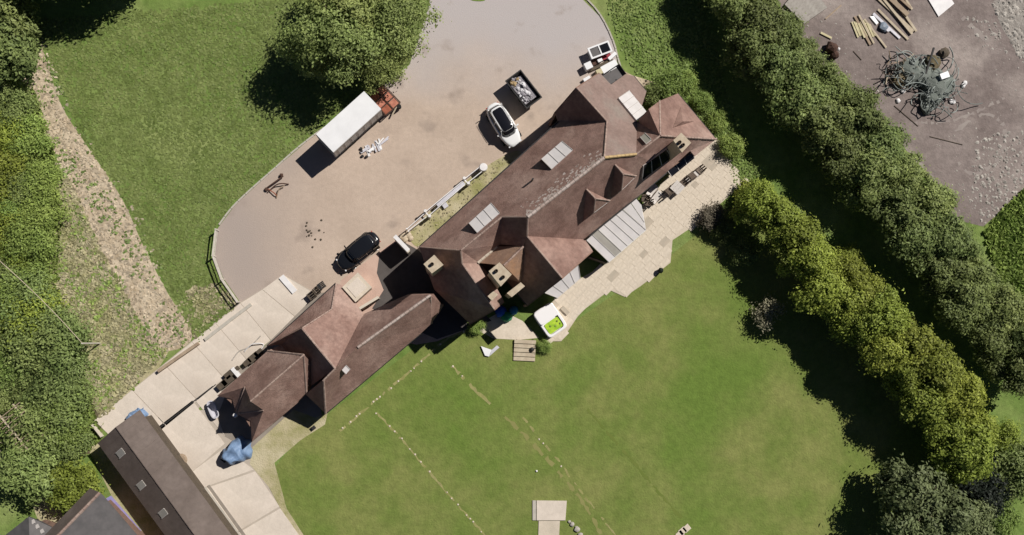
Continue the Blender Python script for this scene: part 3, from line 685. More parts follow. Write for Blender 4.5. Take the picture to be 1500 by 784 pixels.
# ---------------------------------------------------------------- vehicles
def superel(L, Wd, z, n=36, e=3.2, x0=0, taper=0.0, sag=None):
    out = []
    for k in range(n):
        t = 2*math.pi*k/n; c, s = math.cos(t), math.sin(t)
        x = math.copysign(abs(c)**(2/e), c)*L/2; y = math.copysign(abs(s)**(2/e), s)*Wd/2
        y *= 1-taper*max(0, x/(L/2))**2-taper*.5*max(0, -x/(L/2))**3
        zz = z-(sag(x/(L/2)) if sag else 0)
        out.append(Vector((x+x0, y, zz)))
    return out
def car(name, label, paint, L, Wd, Ht, front_px, rear_px, pano=True, rails=True, hood=.23):
    f, r = W(*front_px, .9), W(*rear_px, .9); c = (f+r)/2; rz = math.atan2(f.y-r.y, f.x-r.x)
    root = thing(name, label, 'car', (c.x, c.y, .02), rz)
    sag = lambda u: (.16*max(0, u)**2+.05*max(0, -u)**2)
    rg = [superel(L*.95, Wd*.92, .26, taper=.12), superel(L*.99, Wd*.99, .42, taper=.12), superel(L, Wd, .68, taper=.12), superel(L*.985, Wd*.985, .88, taper=.13, sag=sag),
          superel(L*.95, Wd*.93, .99, taper=.14, sag=sag), superel(L*.86, Wd*.82, 1.045, taper=.15, sag=sag), superel(L*.4, Wd*.5, 1.06, sag=lambda u: sag(u*.4))]
    MB().rings(rg).build('body', paint, root, smooth=True)
    gx = -L*.075; gl = L*.70
    gh = [superel(gl, Wd*.86, .98, x0=gx, e=4, taper=.06), superel(gl*.88, Wd*.78, 1.30, x0=gx-.06, e=4, taper=.06), superel(gl*.76, Wd*.70, Ht-.10, x0=gx-.10, e=4.5, taper=.05)]
    MB().rings(gh).build('window_band', 'car_glass', root, smooth=True)
    rf = [superel(gl*.77, Wd*.715, Ht-.11, x0=gx-.10, e=4.5, taper=.05), superel(gl*.755, Wd*.70, Ht-.04, x0=gx-.10, e=4.5, taper=.05), superel(gl*.66, Wd*.58, Ht-.005, x0=gx-.10, e=4.5, taper=.05), superel(gl*.3, Wd*.3, Ht+.012, x0=gx-.10, e=4)]
    roof = MB().rings(rf).build('roof', paint, root, smooth=True)
    if pano: MB().rings([superel(gl*.70, Wd*.55, Ht+.012, x0=gx-.02, e=6), superel(gl*.67, Wd*.53, Ht+.028, x0=gx-.02, e=6)]).build('panoramic_glass', 'car_glass', roof, smooth=True)
    # pillars
    for sy in (-1, 1):
        for x in (gx+gl*.40, gx-gl*.02, gx-gl*.42):
            m = MB().beam((x, sy*Wd*.425, 1.0), (x-.14*(1 if x > gx else .3)*3*(gl*.12/.4 if x > gx+.3 else .25), sy*Wd*.352, Ht-.08), .07, .09); m.build('pillar', paint, root)
        if rails: MB().tube([(gx-gl*.36, sy*Wd*.33, Ht), (gx-gl*.33, sy*Wd*.335, Ht+.06), (gx+gl*.2, sy*Wd*.335, Ht+.06), (gx+gl*.24, sy*Wd*.33, Ht)], .025, 6).build('roof_rail', 'alu' if paint == 'car_white' else paint, root)
        mr = MB().rings([[Vector((gx+gl*.33+dx+a_, sy*(Wd*.47+y), z+b_)) for a_, b_ in ((-.06, -.07), (.06, -.05), (.06, .05), (-.06, .07))] for dx, y, z in ((0, -.02, 1.06), (-.02, .14, 1.08), (-.04, .24, 1.08))]).build('mirror', paint, root)
        MB().box((L*.448, sy*Wd*.30, .68), (.12, .28, .09), sy*-.3).build('headlight', 'lamp', root)
        MB().box((-L*.462, sy*Wd*.29, .78), (.06, .22, .12), sy*.2).build('tail_light', 'lamp_red', root)
        for x in (L*.30, -L*.29):
            wb = []
            for rr, yy in ((.22, -.11), (.33, -.10), (.345, 0), (.33, .10), (.22, .11)): wb.append([Vector((x+rr*math.cos(2*math.pi*k/20), sy*(Wd*.45)+yy, .33+rr*math.sin(2*math.pi*k/20))) for k in range(20)])
            wh = MB().rings(wb, cap=False).build('wheel', 'tyre', root, smooth=True)
            m = MB()
            for k in range(7):
                t = 2*math.pi*k/7; m.beam((x, sy*(Wd*.45+.09), .33), (x+.22*math.cos(t), sy*(Wd*.45+.10), .33+.22*math.sin(t)), .05, .02)
            m.build('rim', 'alloy', wh)
    MB().box((L*.487, 0, .62), (.06, Wd*.42, .16)).build('grille', 'black_plastic', root)
    MB().box((L*.491, 0, .42), (.03, .5, .11)).build('number_plate', 'white', root)
    # wipers
    for y in (-.1, .45): MB().beam((gx+gl*.49, y, 1.02), (gx+gl*.43, y-.45, 1.10), .02, .02).build('wiper', 'black_plastic', root)
    return root
car('car', 'white estate car with long black panoramic roof parked beside the full skip', 'car_white', 4.85, 2.05, 1.66, (757, 213), (719.5, 152))
car('car', 'black hatchback parked outside the pink paved courtyard', 'car_black', 4.7, 2.05, 1.6, (500, 388), (549.5, 347), pano=False, rails=False)

# box trailer
A, B, C, D = (W(x, y, 3.3) for x, y in ((464, 195), (487, 224), (559, 159), (533, 136)))
c = (A+B+C+D)/4; rz = math.atan2((C-B).y, (C-B).x); LT = ((C-B).length+(D-A).length)/2; WT = ((B-A).length+(C-D).length)/2
tr = thing('box_trailer', 'white box trailer with blue grey rear doors parked under the big tree', 'trailer', (c.x, c.y, .012), rz)
MB().box((0, 0, 2.12), (LT, WT, 2.30)).build('box_body', 'alu', tr, bevel=.03)
MB().box((0, 0, 3.29), (LT+.04, WT+.04, .06)).build('roof', 'white', tr)
for s in (-1, 1):
    MB().box((-LT/2-.04, s*WT*.25, 2.12), (.06, WT*.48, 2.2)).build('rear_door', 'steel_grey', tr)
    MB().box((0, s*(WT/2+.02), 1.05), (LT, .05, .16)).build('side_rail', 'black_metal', tr)
    MB().box((0, s*(WT/2+.02), 3.18), (LT, .05, .1)).build('top_rail', 'alu', tr)
    for x in (-LT*.30, -LT*.12, LT*.34):
        m = MB(); m.rings([[Vector((x+.45*math.cos(2*math.pi*k/16), s*(WT/2-.16)+yy, .46+.45*math.sin(2*math.pi*k/16))) for k in range(16)] for yy in (-.13, .13)]); m.build('wheel', 'tyre', tr)
    MB().box((0, s*.45, .82), (LT*.98, .12, .24)).build('chassis_beam', 'black_metal', tr)
for i in range(7):
    for s in (-1, 1): MB().box((-LT/2+.5+i*(LT-1)/6, s*(WT/2+.012), 2.1), (.05, .03, 2.1)).build('side_rib', 'alu', tr)
# rust-red flatbed frame in front of it
c = W(563, 146, .9); fl = thing('flatbed_frame', 'rust red steel flatbed frame with cross bars in front of the box trailer', 'flatbed', (c.x, c.y, .012), rz)
Lf, Wf = 1.9, 2.5
for s in (-1, -.33, .33, 1): MB().box((0, s*Wf/2, .85), (Lf, .09, .14)).build('long_bar', 'rust_dark', fl)
for s in (-1, 0, 1): MB().box((s*Lf/2, 0, .86), (.09, Wf, .13)).build('cross_bar', 'rust_dark', fl)
for i in range(2):
    for j in range(3):
        MB().box(((i-.5)*Lf/2, (j-1)*Wf/3, .80+random.uniform(-.03, .02)), (Lf/2-.14, Wf/3-.14, .06), random.uniform(-.05, .05)).build('deck_plate', random.choice(['rust_pale', 'rust', 'rust_pale']), fl)
for s in (-1, 1):
    m = MB().rings([[Vector((.1+.38*math.cos(2*math.pi*k/14), s*(Wf/2-.35)+yy, .39+.38*math.sin(2*math.pi*k/14))) for k in range(14)] for yy in (-.12, .12)]); m.build('wheel', 'tyre', fl)
MB().beam((.35, -Wf/2-.05, .62), (-.45, -Wf/2-.3, .45), .12, .12).build('tow_bar', 'timber_pale', fl)
MB().cyl((.62, -Wf/2-.15, .3), .22, .45, 10).build('jockey_wheel', 'tyre', fl)

# skip with rubbish
fa, fb = W(781, 109, 1.4), W(799, 143, 1.4)
cs_ = W(767, 131, 1.4); srz = ang((757, 107, 1.4), (796, 140, 1.4)); srz = ang((750, 122), (778, 158))
sk = thing('skip', 'black builders skip heaped with white bags and rubbish next to white car', 'skip', (cs_.x, cs_.y, .012), srz)
SL, SW_ = 3.4, 1.85
def ringbox(L, Wd, z, x0=0): return [Vector((x0+a*L/2, b*Wd/2, z)) for a, b in ((1, 1), (-1, 1), (-1, -1), (1, -1))]
m = MB().rings([ringbox(2.2, 1.5, .1), ringbox(SL, SW_, 1.45), ringbox(SL-.12, SW_-.12, 1.45), ringbox(2.3, 1.45, .3)]); m.build('body', 'black_metal', sk)
for s in (-1, 1):
    MB().box((0, s*SW_/2, 1.45), (SL+.06, .1, .1)).build('rim', 'black_metal', sk); MB().box((s*SL/2, 0, 1.452), (.1, SW_+.06, .1)).build('rim', 'black_metal', sk)
    for x in (-.7, .7): MB().tube([(x, s*(SW_/2+.02), 1.2), (x, s*(SW_/2+.14), 1.2)], .05, 6).build('lifting_lug', 'black_metal', sk)
def lump(c, r, seed, flat=.6, rough=.25):
    q = random.Random(seed); rg = []
    for i in range(5):
        ph = -math.pi/2+math.pi*(i+.5)/5
        rg.append([Vector((c[0]+r*math.cos(ph)*math.cos(t)*q.uniform(1-rough, 1+rough*.8), c[1]+r*math.cos(ph)*math.sin(t)*q.uniform(1-rough, 1+rough*.8), c[2]+r*flat*math.sin(ph))) for t in (2*math.pi*k/9 for k in range(9))])
    return MB().rings(rg)
sloc = Vector((cs_.x, cs_.y, .012)); Rz = Matrix.Rotation(srz, 3, 'Z')
for i in range(64):
    lx, ly = random.uniform(-1.5, 1.5), random.uniform(-.78, .42); r = random.uniform(.08, .24); lz = 1.15+random.uniform(0, .25)
    mm = random.choice(['bag_white', 'bag_white', 'bag_grey', 'bag_grey', 'cardboard' if lx < -.8 else 'bag_white']); p = sloc+Rz @ Vector((lx, ly, lz))
    o = lump((0, 0, 0), r, i, .55, .45).build('rubbish_bag', mm, smooth=False); o.location = p; o.rotation_euler = (random.uniform(-.5, .5), random.uniform(-.5, .5), random.uniform(0, 6))
    nm = {'bag_white': 'crumpled white rubbish bag in the black skip', 'bag_grey': 'crumpled dark grey rubbish bag in the black skip', 'cardboard': 'crumpled brown cardboard in the black skip'}[mm]
    if mm == 'cardboard': o.name = 'cardboard_waste'
    tag(o, nm, 'rubbish', 'rubbish in the skip')
bed = MB().box((0, 0, .75), (2.6, 1.45, .9)); bed.build('rubbish_fill', 'bag_grey', sk)

# junk next to the skip end of the drive
def boxthing(name, label, cat, px, z0, size, mat, a, b, group=None, bev=.02):
    p = W(px[0], px[1], z0+size[2]); o = MB().box((0, 0, size[2]/2), size).build(name, mat, bevel=bev)
    o.location = (p.x, p.y, z0+.014); o.rotation_euler = (0, 0, ang(a, b)); return tag(o, label, cat, group)
p = W(879, 73, 1.0); aw = ang((864, 79), (893, 68)); wf = thing('window_unit', 'white double window frame with two dark panes on the junk pile', 'window', (p.x, p.y, .012), aw)
MB().box((0, 0, .45), (2.1, .9, .86)).build('crate', 'white_paint', wf)
for s in (-1, 1):
    MB().box((0, s*.52, .93), (2.3, .16, .12)).build('frame_rail', 'white', wf); MB().box((s*1.07, 0, .931), (.16, 1.0, .12)).build('frame_stile', 'white', wf)
    MB().box((s*.5, 0, .90), (.82, .82, .05)).build('pane', 'car_glass' if s > 0 else 'slate', wf)
MB().box((0, 0, .932), (.12, .9, .12)).build('frame_mullion', 'white', wf)
boxthing('red_sheet', 'crumpled crimson sheet lying beside the white double window frame', 'sheet', (885, 84), 0, (1.5, .5, .25), 'red', (864, 90), (893, 79))
boxthing('rolled_carpet', 'small burgundy grey carpet roll lying beside the crimson sheet', 'carpet', (873, 90), 0, (.9, .6, .3), 'rust_dark', (864, 96), (885, 85))
boxthing('fridge', 'square white fridge standing at the drive side of the junk pile', 'fridge', (862, 96), 0, (.75, .7, .8), 'white', (857, 98), (870, 92))
boxthing('white_carton', 'small white carton on top of the burgundy carpet', 'carton', (879, 88), .3, (.5, .35, .2), 'white', (872, 92), (885, 86))
boxthing('white_board', 'white board propped at the grass end of the crimson sheet', 'board', (897, 82), 0, (1.0, .35, .5), 'white', (893, 85), (903, 76))
boxthing('dark_pole', 'long dark plank lying between the fridge and the mattress', 'plank', (881, 95), 0, (2.6, .3, .3), 'timber_dark', (866, 103), (898, 88))
boxthing('mattress', 'big white mattress lying beside the dark open trailer', 'mattress', (893, 98), 0, (1.75, .85, .55), 'white', (880, 105), (906, 91))
boxthing('cream_box', 'cream box at the house end of the white mattress', 'box', (878, 105), 0, (.6, .55, .55), 'timber_cream', (872, 108), (884, 103))
boxthing('white_bin', 'small white bin lying beside the north gable', 'bin', (860, 116), 0, (.75, .45, .4), 'white', (854, 119), (866, 112))
p = W(899, 110, .8); tl = thing('open_trailer', 'dark grey open trailer parked between the mattress and the house', 'trailer', (p.x, p.y, .012), ang((886, 118), (913, 100)))
MB().box((0, 0, .5), (2.2, 1.25, .08)).build('bed', 'slate', tl)
for s in (-1, 1):
    MB().box((0, s*.62, .68), (2.2, .05, .4)).build('side_board', 'black_metal', tl); MB().box((s*1.1, 0, .681), (.05, 1.2, .4)).build('end_board', 'black_metal', tl)
    MB().rings([[Vector((.27*math.cos(2*math.pi*k/14), s*.52+yy, .28+.27*math.sin(2*math.pi*k/14))) for k in range(14)] for yy in (-.08, .08)]).build('wheel', 'tyre', tl)
MB().beam((-1.1, 0, .45), (-1.9, 0, .42), .08, .08).build('tow_bar', 'black_metal', tl)

# ---------------------------------------------------------------- drive-side bits
# white rail fence with round end pier
wf_pts = [(708, 245), (683, 265), (626, 313), (597, 337)]
wfence = thing('rail_fence', 'white double rail fence with round end pier between drive and house', 'fence', W(655, 290), world=True)
zt = .95
for i, (x, y) in enumerate(wf_pts):
    p = W(x, y, zt+.1); base = Vector((p.x, p.y, 0))
    if i == 0: MB().cyl(base, .36, 1.0, 20).build('pier', 'white_paint', wfence); MB().cyl(base+Vector((0, 0, 1.0)), .42, .12, 20, .36).build('pier_cap', 'white_paint', wfence)
    else:
        for s in (-1, 1):
            d = (W(*wf_pts[0])-W(*wf_pts[3])).normalized(); nn = Vector((-d.y, d.x, 0))
            q = base+nn*s*(.32 if i < 3 else .15); MB().cyl(q, .14 if i < 3 else .07, 1.15, 10, .12 if i < 3 else .07).build('post', 'white_paint', wfence)
            if i < 3: MB().cyl(q+Vector((0, 0, 1.15)), .17, .1, 12, .14).build('post_cap', 'white_paint', wfence)
        if i < 3: MB().box(base+Vector((0, 0, .6)), (.9, .12, .1), math.atan2(d.y, d.x)+math.pi/2).build('tie_bar', 'white_paint', wfence)
for i in range(3):
    a, b = W(*wf_pts[i], zt), W(*wf_pts[i+1], zt); d = (b-a).normalized(); nn = Vector((-d.y, d.x, 0))
    w0 = .24 if i == 0 else .2; w1 = .24 if i < 2 else .1
    for s in (-1, 1): MB().beam(a+nn*s*w0, b+nn*s*w1, .075, .10).build('rail', 'white_paint', wfence)
    if i == 1: MB().beam(a.lerp(b, .05)-Vector((0, 0, .12)), a.lerp(b, .75)-Vector((0, 0, .12)), .3, .03).build('infill_board', 'lavender', wfence)
boxthing('meter_box', 'small pale square box on the verge beside the white rail fence', 'box', (652, 301), 0, (.5, .5, .3), 'lavender', (646, 305), (658, 297))
for i, (x, y, s) in enumerate(((591, 347, .4), (598, 344, .35), (594, 351, .3), (601, 349, .28))):
    o = lump((0, 0, 0), s, 300+i, .6).build('stone_block', 'chimney'); p = W(x, y); o.location = (p.x, p.y, .15); tag(o, 'pale rockery stone at the foot of the courtyard wall', 'stone', 'rockery stones by the white fence')

# post and rail fence round the end of the drive
fp = [(320, 338), (315.5, 376), (328, 410), (351, 443)]
fo = thing('post_and_rail_fence', 'weathered timber post and rail fence curving round the end of the drive', 'fence', W(325, 390), world=True)
for i, (x, y) in enumerate(fp): p = W(x, y); MB().box(p+Vector((0, 0, .6)), (.13, .13, 1.2), .3*i).build('post', 'fence_wood', fo)
for a, b in zip(fp, fp[1:]):
    for z, w_ in ((1.1, .14), (.7, .09), (.35, .09)):
        MB().beam(W(*a)+Vector((0, 0, z)), W(*b)+Vector((0, 0, z)), .05 if z < 1 else .13, w_ if z < 1 else .05).build('rail', 'fence_wood', fo)
m = MB()
for i in range(14): 
    p = W(328, 412).lerp(W(350, 441), i/13); m.beam(p-Vector((.15, 0, 0))+Vector((0, 0, .1)), p-Vector((.18, .02, 0))+Vector((0, 0, .75)), .16, .03)
# sleeper wall beside the road
for a, b in (((232, 544), (262, 523)), ((262, 523), (291, 503))):
    o = MB().beam(W(*a, .25), W(*b, .25), .28, .5).build('railway_sleeper', 'timber', origin=W(*a)); tag(o, 'weathered timber sleeper edging the pale concrete road', 'sleeper', 'sleepers along the concrete road')
for a, b in (((300, 498), (340, 467)), ((340, 467), (368, 446))):
    o = MB().beam(W(*a, .1), W(*b, .1), .3, .2).build('edging_block', 'kerb', origin=W(*a)); tag(o, 'long pale concrete edging block between meadow and concrete road', 'edging', 'edging blocks along the road')
m = MB().beam(W(136, 622, .3), W(150, 640, .3), .12, .6); tag(m.build('low_wall', 'render', origin=W(143, 631)), 'short pale low wall behind the barn corner', 'wall')

# bent scrap frame on the drive
sc = thing('bent_scrap', 'rusty bent metal frame lying on the grey end of the drive', 'scrap', W(408, 268), world=True)
z = .18
MB().tube(spline([W(390, 276, z), W(401, 268, z+.2), (W(415, 258, z+.15))]), .07, 6).build('tube', 'rust_dark', sc)
MB().tube(spline([W(392, 282, .1), W(403, 272, .3), W(412, 269, .4), W(423, 270, .1)]), .06, 6).build('tube', 'rust_dark', sc)
MB().tube(spline([W(405, 290, .1), W(409, 277, .35), W(417, 272, .3)]), .05, 6).build('tube', 'timber', sc)
MB().tube(spline([W(393, 277, .15), W(403, 284, .3), W(405, 288, .1)]), .05, 6).build('tube', 'rust', sc)
lump(W(412, 257, .2), .22, 5, .7).build('motor', 'rust_dark', sc); lump(W(390, 278, .15), .2, 6, .6).build('bracket', 'rust_dark', sc)
# clods on the gravel
for i in range(16):
    x, y = 458+random.gauss(0, 9), 338+random.gauss(0, 7); o = lump((0, 0, 0), random.uniform(.06, .12), 50+i, .5).build('earth_clod', 'timber_dark'); p = W(x, y); o.location = (p.x, p.y, .05); tag(o, 'small dark clod of earth scattered on the gravel drive', 'clod', 'clods on the drive')
# heap of white slats
hp_ = ang((533, 222), (566, 200))
for i in range(16):
    t = i/15; x, y = 533+t*32+random.uniform(-2, 2), 221-t*17+random.uniform(-4, 6)
    p = W(x, y); o = MB().box((0, 0, 0), (random.uniform(.5, 1.2), random.uniform(.1, .22), .06)).build('plastic_offcut', random.choice(['white', 'lavender', 'white_paint'])); o.location = (p.x, p.y, .06+.05*(i % 3)); o.rotation_euler = (0, random.uniform(-.08, .08), hp_+random.choice([0, .2, 1.2, 1.5])+random.uniform(-.2, .2))
    tag(o, 'white plastic offcut in the scattered heap beside the box trailer', 'offcut', 'white offcuts on the drive')
for i, (x, y) in enumerate(((530, 222), (531, 229), (537, 230), (529, 218))):
    o = MB().cyl((0, 0, 0), .15, .22, 10, .12).build('black_pot', 'black_plastic'); p = W(x, y); o.location = (p.x, p.y, .013); tag(o, 'small black plastic pot at the end of the white offcut heap', 'pot', 'black pots by the offcuts')
# garden chairs stacked by the annexe
def chair(loc, rz, label, mat='timber_dark', group=None, k=1.0, cush=None, cat='chair'):
    c = thing('garden_chair', label, cat, loc, rz, group)
    for i in range(4): MB().box((-.2*k+i*.135*k, 0, .44*k), (.11*k, .52*k, .03)).build('seat_slat', mat, c)
    for i in range(3): MB().beam((-.27*k, (-.2+i*.2)*k, .45*k), (-.38*k, (-.2+i*.2)*k, .95*k), .12*k, .03).build('back_slat', mat, c)
    for sx in (-1, 1):
        for sy in (-1, 1): MB().box((sx*.24*k, sy*.25*k, .22*k), (.06, .06, .44*k)).build('leg', mat, c)
    for sy in (-1, 1): MB().box((-.02*k, sy*.28*k, .65*k), (.5*k, .06, .04)).build('armrest', mat, c); MB().box((.22*k, sy*.28*k, .55*k), (.05, .05, .2*k)).build('arm_post', mat, c)
    if cush: MB().box((0, 0, .49*k), (.5*k, .5*k, .07)).build('cushion', cush, c, bevel=.02)
    return c
for (x, y, r) in ((456, 434, .7), (463, 428, .8)):
    p = W(x, y, .4); chair((p.x, p.y, .045), r+math.pi, 'slatted dark wooden chair on the concrete road beside the annexe', 'timber_dark', 'chairs beside the annexe', 1.15)
p = W(471, 418, .4); chair((p.x, p.y, .013), 2.2, 'dark wooden chair lying nearest the black car beside the annexe', 'black_metal', None, 1.1)

# ---------------------------------------------------------------- patio furniture
ur = math.atan2(u.y, u.x)
def patio_pt(x, y, z=.4): p = W(x, y, z); return (p.x, p.y, .066)
for i, (x, y) in enumerate(((956, 278), (962, 288))):
    p = patio_pt(x, y); t = thing('sun_lounger', ('pale cushioned sun lounger against the house wall', 'pale cushioned sun lounger on the open side of its pair')[i], 'sun lounger', p, ur+.12, 'sun loungers on the patio')
    MB().box((.05, 0, .33), (1.15, .62, .1)).build('cushion', 'cushion', t, bevel=.03)
    MB().beam((-.45, 0, .36), (-.85, 0, .62), .6, .09).build('backrest', 'cushion', t)
    for sx in (-.5, .55):
        for sy in (-.27, .27): MB().box((sx, sy, .14), (.06, .06, .28)).build('leg', 'rattan', t)
    for sy in (-1, 1): MB().box((0, sy*.33, .27), (1.4, .05, .07)).build('side_rail', 'rattan', t)
    MB().tube([(.62, -.3, .3), (.68, -.3, .7), (.68, .05, .7)], .04, 6).build('handle', 'black_metal', t)
for i, (x, y) in enumerate(((944, 291), (949, 297))):
    p = patio_pt(x, y, .5); chair(p, ur+math.pi*.75, 'dark rattan armchair beside the sun lounger pair', 'rattan', 'dark rattan chairs by loungers', 1.15)
p = patio_pt(992, 275, .7); t = thing('patio_table', 'pale square patio table in the row of dark chairs', 'table', p, ur+.05)
for i in range(3): MB().box((0, (i-1)*.36, .70), (1.1, .345, .05)).build('top_board', 'cushion', t)
for sx in (-.48, .48):
    for sy in (-.46, .46): MB().box((sx, sy, .34), (.07, .07, .68)).build('leg', 'rattan', t)
for (x, y, r, lb) in ((980, 280.5, 0, 'dark chair at the lounger end of the square patio table'), (1002, 268, math.pi, 'dark chair on the veranda end of the square patio table'), (1014, 258, 0, 'dark chair between the two small pale stools'), (1025, 250, math.pi, 'dark round backed chair at the end of the furniture row')):
    p = patio_pt(x, y, .5); chair(p, ur+r, lb, 'rattan', None, 1.2)
for (x, y, lb) in ((1008, 264.5, 'small pale stool beside the square table chair'), (1020, 255, 'small pale stool beside the round backed chair')):
    p = patio_pt(x, y, .45); t = thing('stool', lb, 'stool', p, ur)
    MB().box((0, 0, .42), (.42, .62, .08)).build('seat', 'cushion', t, bevel=.02)
    for sx in (-.16, .16):
        for sy in (-.26, .26): MB().box((sx, sy, .19), (.05, .05, .38)).build('leg', 'rattan', t)
# hot tub
hc = W(806, 469, .9); hr = ang((790, 458, .9), (813, 442, .9)); ht = thing('hot_tub', 'white hot tub with folded white lid and lime green water at patio end', 'hot tub', (hc.x, hc.y, .05), hr)
def sq(L, Wd, z, y0=0, e=7): return [p+Vector((0, y0, 0)) for p in superel(L, Wd, z, 40, e)]
MB().rings([sq(2.2, 2.9, 0), sq(2.25, 2.95, .85), sq(2.15, 2.85, .9), sq(1.75, 2.5, .9), sq(1.65, 2.4, .6)]).build('shell', 'white_gel', ht)
MB().rings([sq(1.6, 1.1, .66, -.62), sq(1.6, 1.1, .80, -.62)]).build('water', 'lime', ht)
MB().rings([sq(2.15, 1.4, .92, .72), sq(2.15, 1.4, 1.12, .72), sq(2.05, 1.3, 1.14, .72)]).build('lid', 'white_gel', ht)
for x_, y_ in ((-.35, -.5), (.1, -.75), (.5, -.45), (.6, -.8)): lump((x_, y_, .80), .11, int(x_*100)+99, .6).build('inflatable', 'leaf_bush', ht)
boxthing('step_box', 'grey step beside the hot tub on the patio', 'step', (828, 455), .05, (.9, .45, .2), 'patio_dark', (822, 450), (834, 462))
p = W(968, 396, .5); t = thing('planter', 'small dark plant pot standing at the lawn edge of the patio', 'planter', (p.x, p.y, .06))
MB().cyl((0, 0, 0), .18, .4, 12, .25).build('pot', 'black_plastic', t); lump((0, 0, .5), .28, 77, .8).build('foliage', 'leaf_dark', t)
# garden steps
st = thing('garden_steps', 'five plank timber steps leading from the terrace down to the lawn', 'steps', W(769, 512), world=True)
for i in range(5):
    y = 500+i*6.3; a, b = W(753.5-.3*i, y, .2), W(785-.3*i, y+1.5, .2); MB().beam(a+Vector((0, 0, -.03*i)), b+Vector((0, 0, -.03*i)), .36, .12).build('tread', 'timber_pale', st)
for x in (757, 781): MB().beam(W(x, 497, .06), W(x-1, 528, .06), .1, .1).build('stringer', 'timber_dark', st)
o = lump((0, 0, 0), .22, 8, .8).build('boot', 'black_plastic'); p = W(779, 512, .3); o.location = (p.x, p.y, .32); tag(o, 'small dark bundle left on the timber garden steps', 'bundle')
# white V on the lawn
v_ = MB(); a, b, c = W(704.5, 507, .25), W(715, 521, .25), W(731, 509, .25)
vo = thing('folded_board', 'white V shaped board lying on the lawn near the steps', 'board', W(715, 515), world=True)
MB().prism([a, a+(b-a)*.2+Vector((.35, 0, 0)), b+Vector((.35, .55, 0)), b+Vector((.1, -.1, 0)), b+Vector((-.3, 0, 0))], .1, .2).build('leaf', 'white', vo)
MB().prism([b+Vector((.15, -.05, 0)), b+Vector((.36, .55, 0)), c+Vector((-.2, .2, 0)), c+Vector((.05, 0, 0))], .1, .19).build('leaf', 'lavender', vo)
# coloured play things in the shaded terrace
for (x, y, r, mt, lb) in ((733, 456, .6, 'toy_blue', 'blue'), (752, 455, .5, 'toy_teal', 'teal'), (742, 463, .55, 'toy_green', 'green'), (728, 449, .3, 'toy_violet', 'violet')):
    p = W(x, y, .5); o = lump((0, 0, 0), r, int(x), .75).build('paddling_toy', mt, smooth=True); o.location = (p.x, p.y, r*.6); tag(o, f'{lb} inflatable toy in the shaded terrace corner', 'toy', 'inflatable toys on the terrace')
o = MB().beam(W(716, 484, .5), W(727, 497, .5), .08, 1.0).build('handrail', 'black_metal', origin=W(720, 490)); tag(o, 'short black handrail at the edge of the shaded terrace', 'handrail')
# lawn slabs and edging
ps = thing('concrete_base', 'pale pinkish concrete slab with short path set in the lawn', 'slab', W(805, 755), world=True)
MB().prism(G([(786, 733), (830, 733.5), (828, 762), (786, 762)]), .0, .12).build('slab', 'concrete', ps); MB().prism(G([(789, 763), (820, 763), (818, 800), (788, 800)]), 0, .08).build('path_slab', 'patio', ps); MB().prism(G([(780, 733), (785, 733), (785, 762), (780, 762)]), 0, .1).build('edge_strip', 'kerb', ps)
for i, (x, y, s) in enumerate(((838, 768, .22), (845, 775, .3), (850, 783, .25), (834, 764, .15))):
    o = lump((0, 0, 0), s, 400+i, .5).build('broken_stone', 'stone'); p = W(x, y); o.location = (p.x, p.y, .1); tag(o, 'broken pale stone beside the concrete lawn slab', 'stone', 'stones by the lawn slab')
for i, (x, y) in enumerate(((1000, 778), (1006, 774), (996, 783))):
    boxthing('paving_slab', 'pale paving slab lying in the far lawn edge', 'slab', (x, y), 0, (.7, .6, .06), 'patio', (990, 785), (1005, 772), 'slabs in the far lawn')
o = lump((0, 0, 0), .11, 433, .5).build('field_stone', 'white_paint'); p = W(786, 690); o.location = (p.x, p.y, .1); tag(o, 'single white stone on the open lawn', 'stone')
def edging(label, pts, prob, mat, sz, grp, step=.42):
    me = [lump((0, 0, 0), sz*random.uniform(.8, 1.2), 500+i, .4).mesh('edging_stone', mat) for i in range(5)]
    for p, a in along(pts, step):
        if random.random() < prob:
            o = link('edging_stone', random.choice(me), None, (p.x+random.uniform(-.08, .08), p.y+random.uniform(-.08, .08), .03), random.uniform(0, 6)); tag(o, label, 'stone', grp)
edging('pale edging stone in the broken line across the lawn', [(552, 605), (590, 645), (640, 705), (712, 786)], .35, 'patio', .08, 'edging line across the lawn')
edging('pale edging stone in the line below the annexe wall', [(498, 632), (552, 585), (600, 545), (650, 500), (684, 483)], .4, 'patio', .09, 'edging line below the annexe')
edging('pale stone in the faint line through the middle lawn', [(655, 528), (690, 565), (715, 592)], .2, 'patio', .09, 'faint line in the lawn')
edging('pale stone in the short line above the lawn slab', [(760, 612), (800, 655), (845, 715)], .25, 'patio', .09, 'line above the lawn slab')

def ribbon(name, px, wd, mat, z, seed, gaps=.0, kind='structure'):
    q = random.Random(seed); P = along(px, .35); m = MB(); seg = []
    for k, (p, a) in enumerate(P):
        n_ = Vector((-math.sin(a), math.cos(a), 0)); w_ = wd*q.uniform(.3, 1.2); o_ = n_*q.uniform(-.08, .08); seg.append((p+n_*w_/2+o_, p-n_*w_/2+o_))
    for (a, b), (c, d) in zip(seg, seg[1:]):
        if q.random() >= gaps: m.add([Vector((v.x, v.y, z)) for v in (a, b, d, c)], [(0, 1, 2, 3)])
    return struct(name, m, mat, kind)
ribbon('worn_line', [(552, 605), (590, 645), (640, 705), (712, 786)], .22, 'worn_pale', .011, 1, .08)
ribbon('worn_line', [(498, 632), (552, 585), (600, 545), (650, 500), (684, 483)], .26, 'worn_pale', .012, 2, .12)
ribbon('worn_line', [(655, 528), (690, 565), (725, 600)], .35, 'worn_pale', .011, 3, .4)
